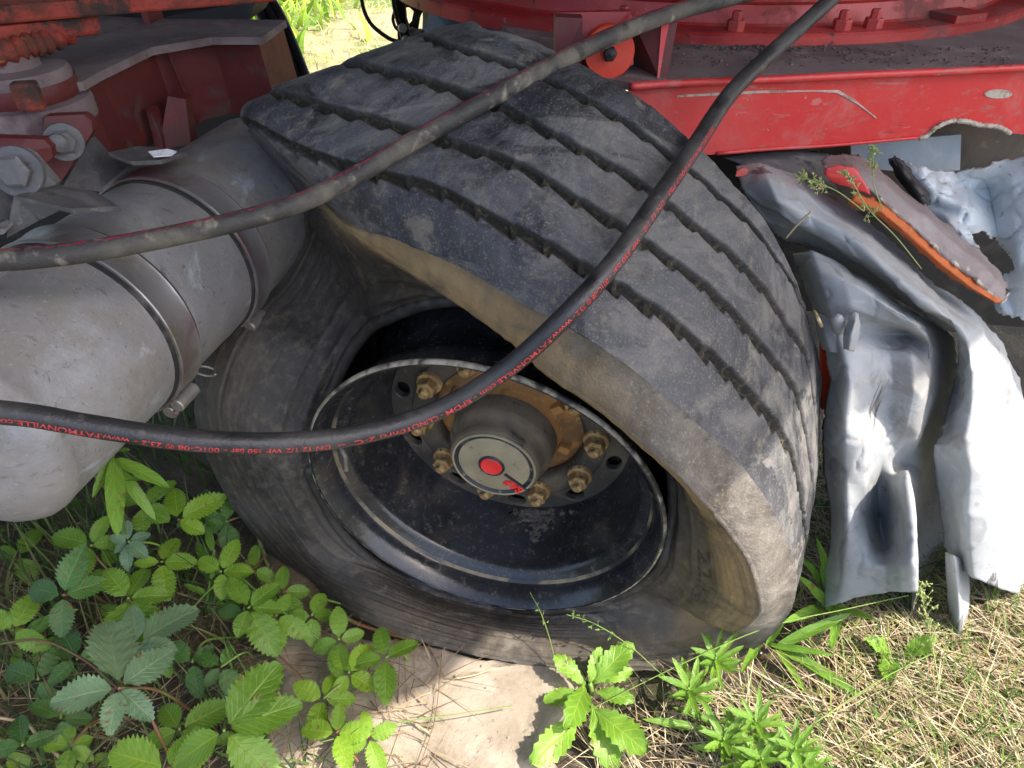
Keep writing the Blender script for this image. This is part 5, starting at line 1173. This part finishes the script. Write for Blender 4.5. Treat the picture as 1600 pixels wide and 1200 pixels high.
# ---- ground cover
def mk_rnd(name, cols, rough=.75, trans=.25):
    m = bpy.data.materials.new(name); m.use_nodes = True; t = m.node_tree; L = t.links.new; bs = t.nodes['Principled BSDF']; out = t.nodes['Material Output']
    at = t.nodes.new('ShaderNodeAttribute'); at.attribute_name = 'rnd'; cr_ = t.nodes.new('ShaderNodeValToRGB')
    e = cr_.color_ramp.elements; e[0].color = (*cols[0], 1); e[1].color = (*cols[-1], 1)
    for i, c in enumerate(cols[1:-1]): k_ = e.new((i+1)/(len(cols)-1)); k_.color = (*c, 1)
    L(at.outputs['Fac'], cr_.inputs[0]); L(cr_.outputs[0], bs.inputs['Base Color']); bs.inputs['Roughness'].default_value = rough
    tr = t.nodes.new('ShaderNodeBsdfTranslucent'); mx = t.nodes.new('ShaderNodeMixShader'); mx.inputs[0].default_value = trans
    L(cr_.outputs[0], tr.inputs[0]); L(bs.outputs[0], mx.inputs[1]); L(tr.outputs[0], mx.inputs[2]); L(mx.outputs[0], out.inputs[0])
    return m
def blades_mesh(name, roots, h, wd, lean, mat, seed, flat=0., segs=4, dirs=None):
    """bent tapering blades: one strip each"""
    rg = np.random.default_rng(seed); n = len(roots); V = []; F = []; rnd = []
    for i in range(n):
        r0 = roots[i]; a = rg.uniform(0, 6.283) if dirs is None else dirs[i]; hh = h*rg.uniform(.5, 1.3); ww = wd*rg.uniform(.6, 1.3); ln_ = lean*rg.uniform(.3, 1.5)
        d = np.array([math.cos(a), math.sin(a), 0]); sd = np.array([-math.sin(a+rg.normal()*.5), math.cos(a), 0])*ww/2
        c_ = rg.uniform(); b0 = len(V)
        for k in range(segs+1):
            f = k/segs; p = r0+d*ln_*f**1.6*(1)+np.array([0, 0, hh*(f-.35*f*f*min(1, ln_/hh))*(1-flat)])
            w_ = (1-f**1.5)*.95+.05; V += [p-sd*w_, p+sd*w_]; rnd += [c_, c_]
        for k in range(segs): F.append((b0+2*k, b0+2*k+1, b0+2*k+3, b0+2*k+2))
    o = part(name, V, F, mat, None, smooth=True, attrs=dict(rnd=rnd)); tag(o, kind='stuff'); return o
def inpoly_roots(n, fn, seed):
    rg = np.random.default_rng(seed); out = []
    while len(out) < n:
        p = fn(rg)
        if p is not None: out.append(p)
    return np.array(out)
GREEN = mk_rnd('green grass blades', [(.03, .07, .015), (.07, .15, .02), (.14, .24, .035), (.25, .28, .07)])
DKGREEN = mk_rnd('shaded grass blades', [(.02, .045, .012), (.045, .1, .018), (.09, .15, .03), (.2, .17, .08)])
STRAW = mk_rnd('dry straw litter', [(.16, .11, .05), (.34, .26, .15), (.46, .38, .24), (.56, .5, .36), (.22, .16, .08)], trans=.1)
FAR = mk_rnd('verge grass', [(.52, .43, .25), (.6, .5, .32), (.3, .4, .06), (.45, .45, .12), (.62, .55, .38)], trans=.3)
def left_r(rg):
    x = rg.uniform(-1.3, -.28); y_ = rg.uniform(.3, 1.25)
    if y_ > .62+.5*max(0, -.35-x)+.15: return None
    if x > -.42 and y_ > .55: return None
    return np.array([x, y_, -.01])
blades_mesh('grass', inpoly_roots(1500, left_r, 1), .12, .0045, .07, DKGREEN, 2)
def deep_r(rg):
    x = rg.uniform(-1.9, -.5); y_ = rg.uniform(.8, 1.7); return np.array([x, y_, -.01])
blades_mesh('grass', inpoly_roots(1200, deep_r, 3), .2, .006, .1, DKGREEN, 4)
def right_r(rg):
    x = rg.uniform(.12, 1.5); y_ = rg.uniform(.3, 1.25)
    if y_ > .66 and x < .55: return None
    if x < .3 and y_ > .60: return None
    return np.array([x, y_, .0])
rts = inpoly_roots(6500, right_r, 5); rts[:, 2] += np.random.default_rng(6).uniform(0, .02, len(rts))
dr = np.random.default_rng(7).normal(-.9, .75, len(rts))+np.where(np.random.default_rng(8).random(len(rts)) < .4, math.pi, 0)
blades_mesh('straw_litter', rts, .018, .002, .15, STRAW, 9, segs=3, dirs=dr)
rts = inpoly_roots(3800, right_r, 10); blades_mesh('grass', rts[rts[:, 0] > .38], .07, .0032, .06, GREEN, 11)
def moss_r(rg):
    x = rg.normal(.95, .25); y_ = rg.normal(.64, .14); return np.array([x, y_, 0])
blades_mesh('moss', inpoly_roots(4500, moss_r, 12), .022, .003, .008, mk_rnd('yellow green moss', [(.12, .13, .01), (.25, .26, .03), (.34, .32, .05)]), 13, segs=2)
def far_r(rg):
    x = rg.uniform(-4.5, 1.5); y_ = rg.uniform(3.2, 9); return np.array([x, y_, 0])
blades_mesh('verge_grass', inpoly_roots(6000, far_r, 14), .1, .008, .14, FAR, 15)
def farw_r(rg):
    x = rg.normal(-2.35, .42); y_ = rg.normal(6.6, .8); return np.array([x, y_, 0])
blades_mesh('verge_weeds', inpoly_roots(1300, farw_r, 16), .26, .045, .2, mk_rnd('lime verge weeds', [(.14, .3, .03), (.3, .45, .05), (.42, .5, .08)], trans=.4), 17)
# canes and dead stalks under the brambles
for lb, pts in (('reddish bramble cane arching from the left edge to the big sprig', [(-20, 1010, .05), (60, 1000, .12), (130, 1030, .16), (190, 1080, .2)]), ('bramble cane running along the lower left tyre edge', [(290, 960, .03), (360, 900, .09), (420, 940, .1), (500, 1000, .06), (560, 1060, .03)]), ('thin bramble cane rising towards the rounded tank end', [(230, 1010, .03), (200, 930, .1), (150, 870, .17)]), ('green bramble cane at the bottom edge by the glossy leaf', [(300, 1230, .05), (265, 1180, .12), (235, 1120, .18)]), ('bramble cane reaching over the slab to the sunlit sprig', [(420, 1010, .05), (480, 1070, .05), (520, 1140, .05), (560, 1190, .03)])):
    stalk(lb, [G(*p) for p in pts], .0022, random.choice(['stem', 'redstem']), 'bramble_cane', 'bramble cane')
DEAD = mk_rnd('dead stalks', [(.08, .05, .03), (.2, .14, .08), (.36, .28, .17), (.14, .09, .05)], trans=0)
def left2(rg):
    x = rg.uniform(-1.1, -.12); y_ = rg.uniform(.3, .95)
    if y_ > .62+.5*max(0, -.35-x)+.15: return None
    return np.array([x, y_, rg.uniform(0, .02)])
blades_mesh('leaf_litter', inpoly_roots(900, left2, 20), .02, .0028, .12, DEAD, 21, segs=3)
# crumbs and pebbles
mb = MB()
for i in range(900):
    z0 = random.random()
    if z0 < .5: x = random.uniform(-.75, -.1); y_ = random.uniform(.4, .75)
    else: x = random.uniform(-.4, 1.3); y_ = random.uniform(.4, .75)
    s = random.uniform(.0008, .003)*(1.8 if random.random() < .08 else 1)
    if -.42 < x < .1 and .38 < y_ and random.random() < .8: continue
    V, F = lathe((x, y_, .004), (random.gauss(0, .3), random.gauss(0, .3), 1), [(0, s*.7), (s*.7, s*.45), (s, 0), (s*.6, -s*.4), (0, -s*.5)], 6)
    mb.add(V, F)
o = part('pebbles', mb.V, mb.F, mk('pebbles', (.2, .17, .14), [((.4, .36, .32), 60, .48, .6, {}), ((.1, .08, .06), 40, .5, .65, {})], rough=.9, bump=.3), None); tag(o, kind='stuff')
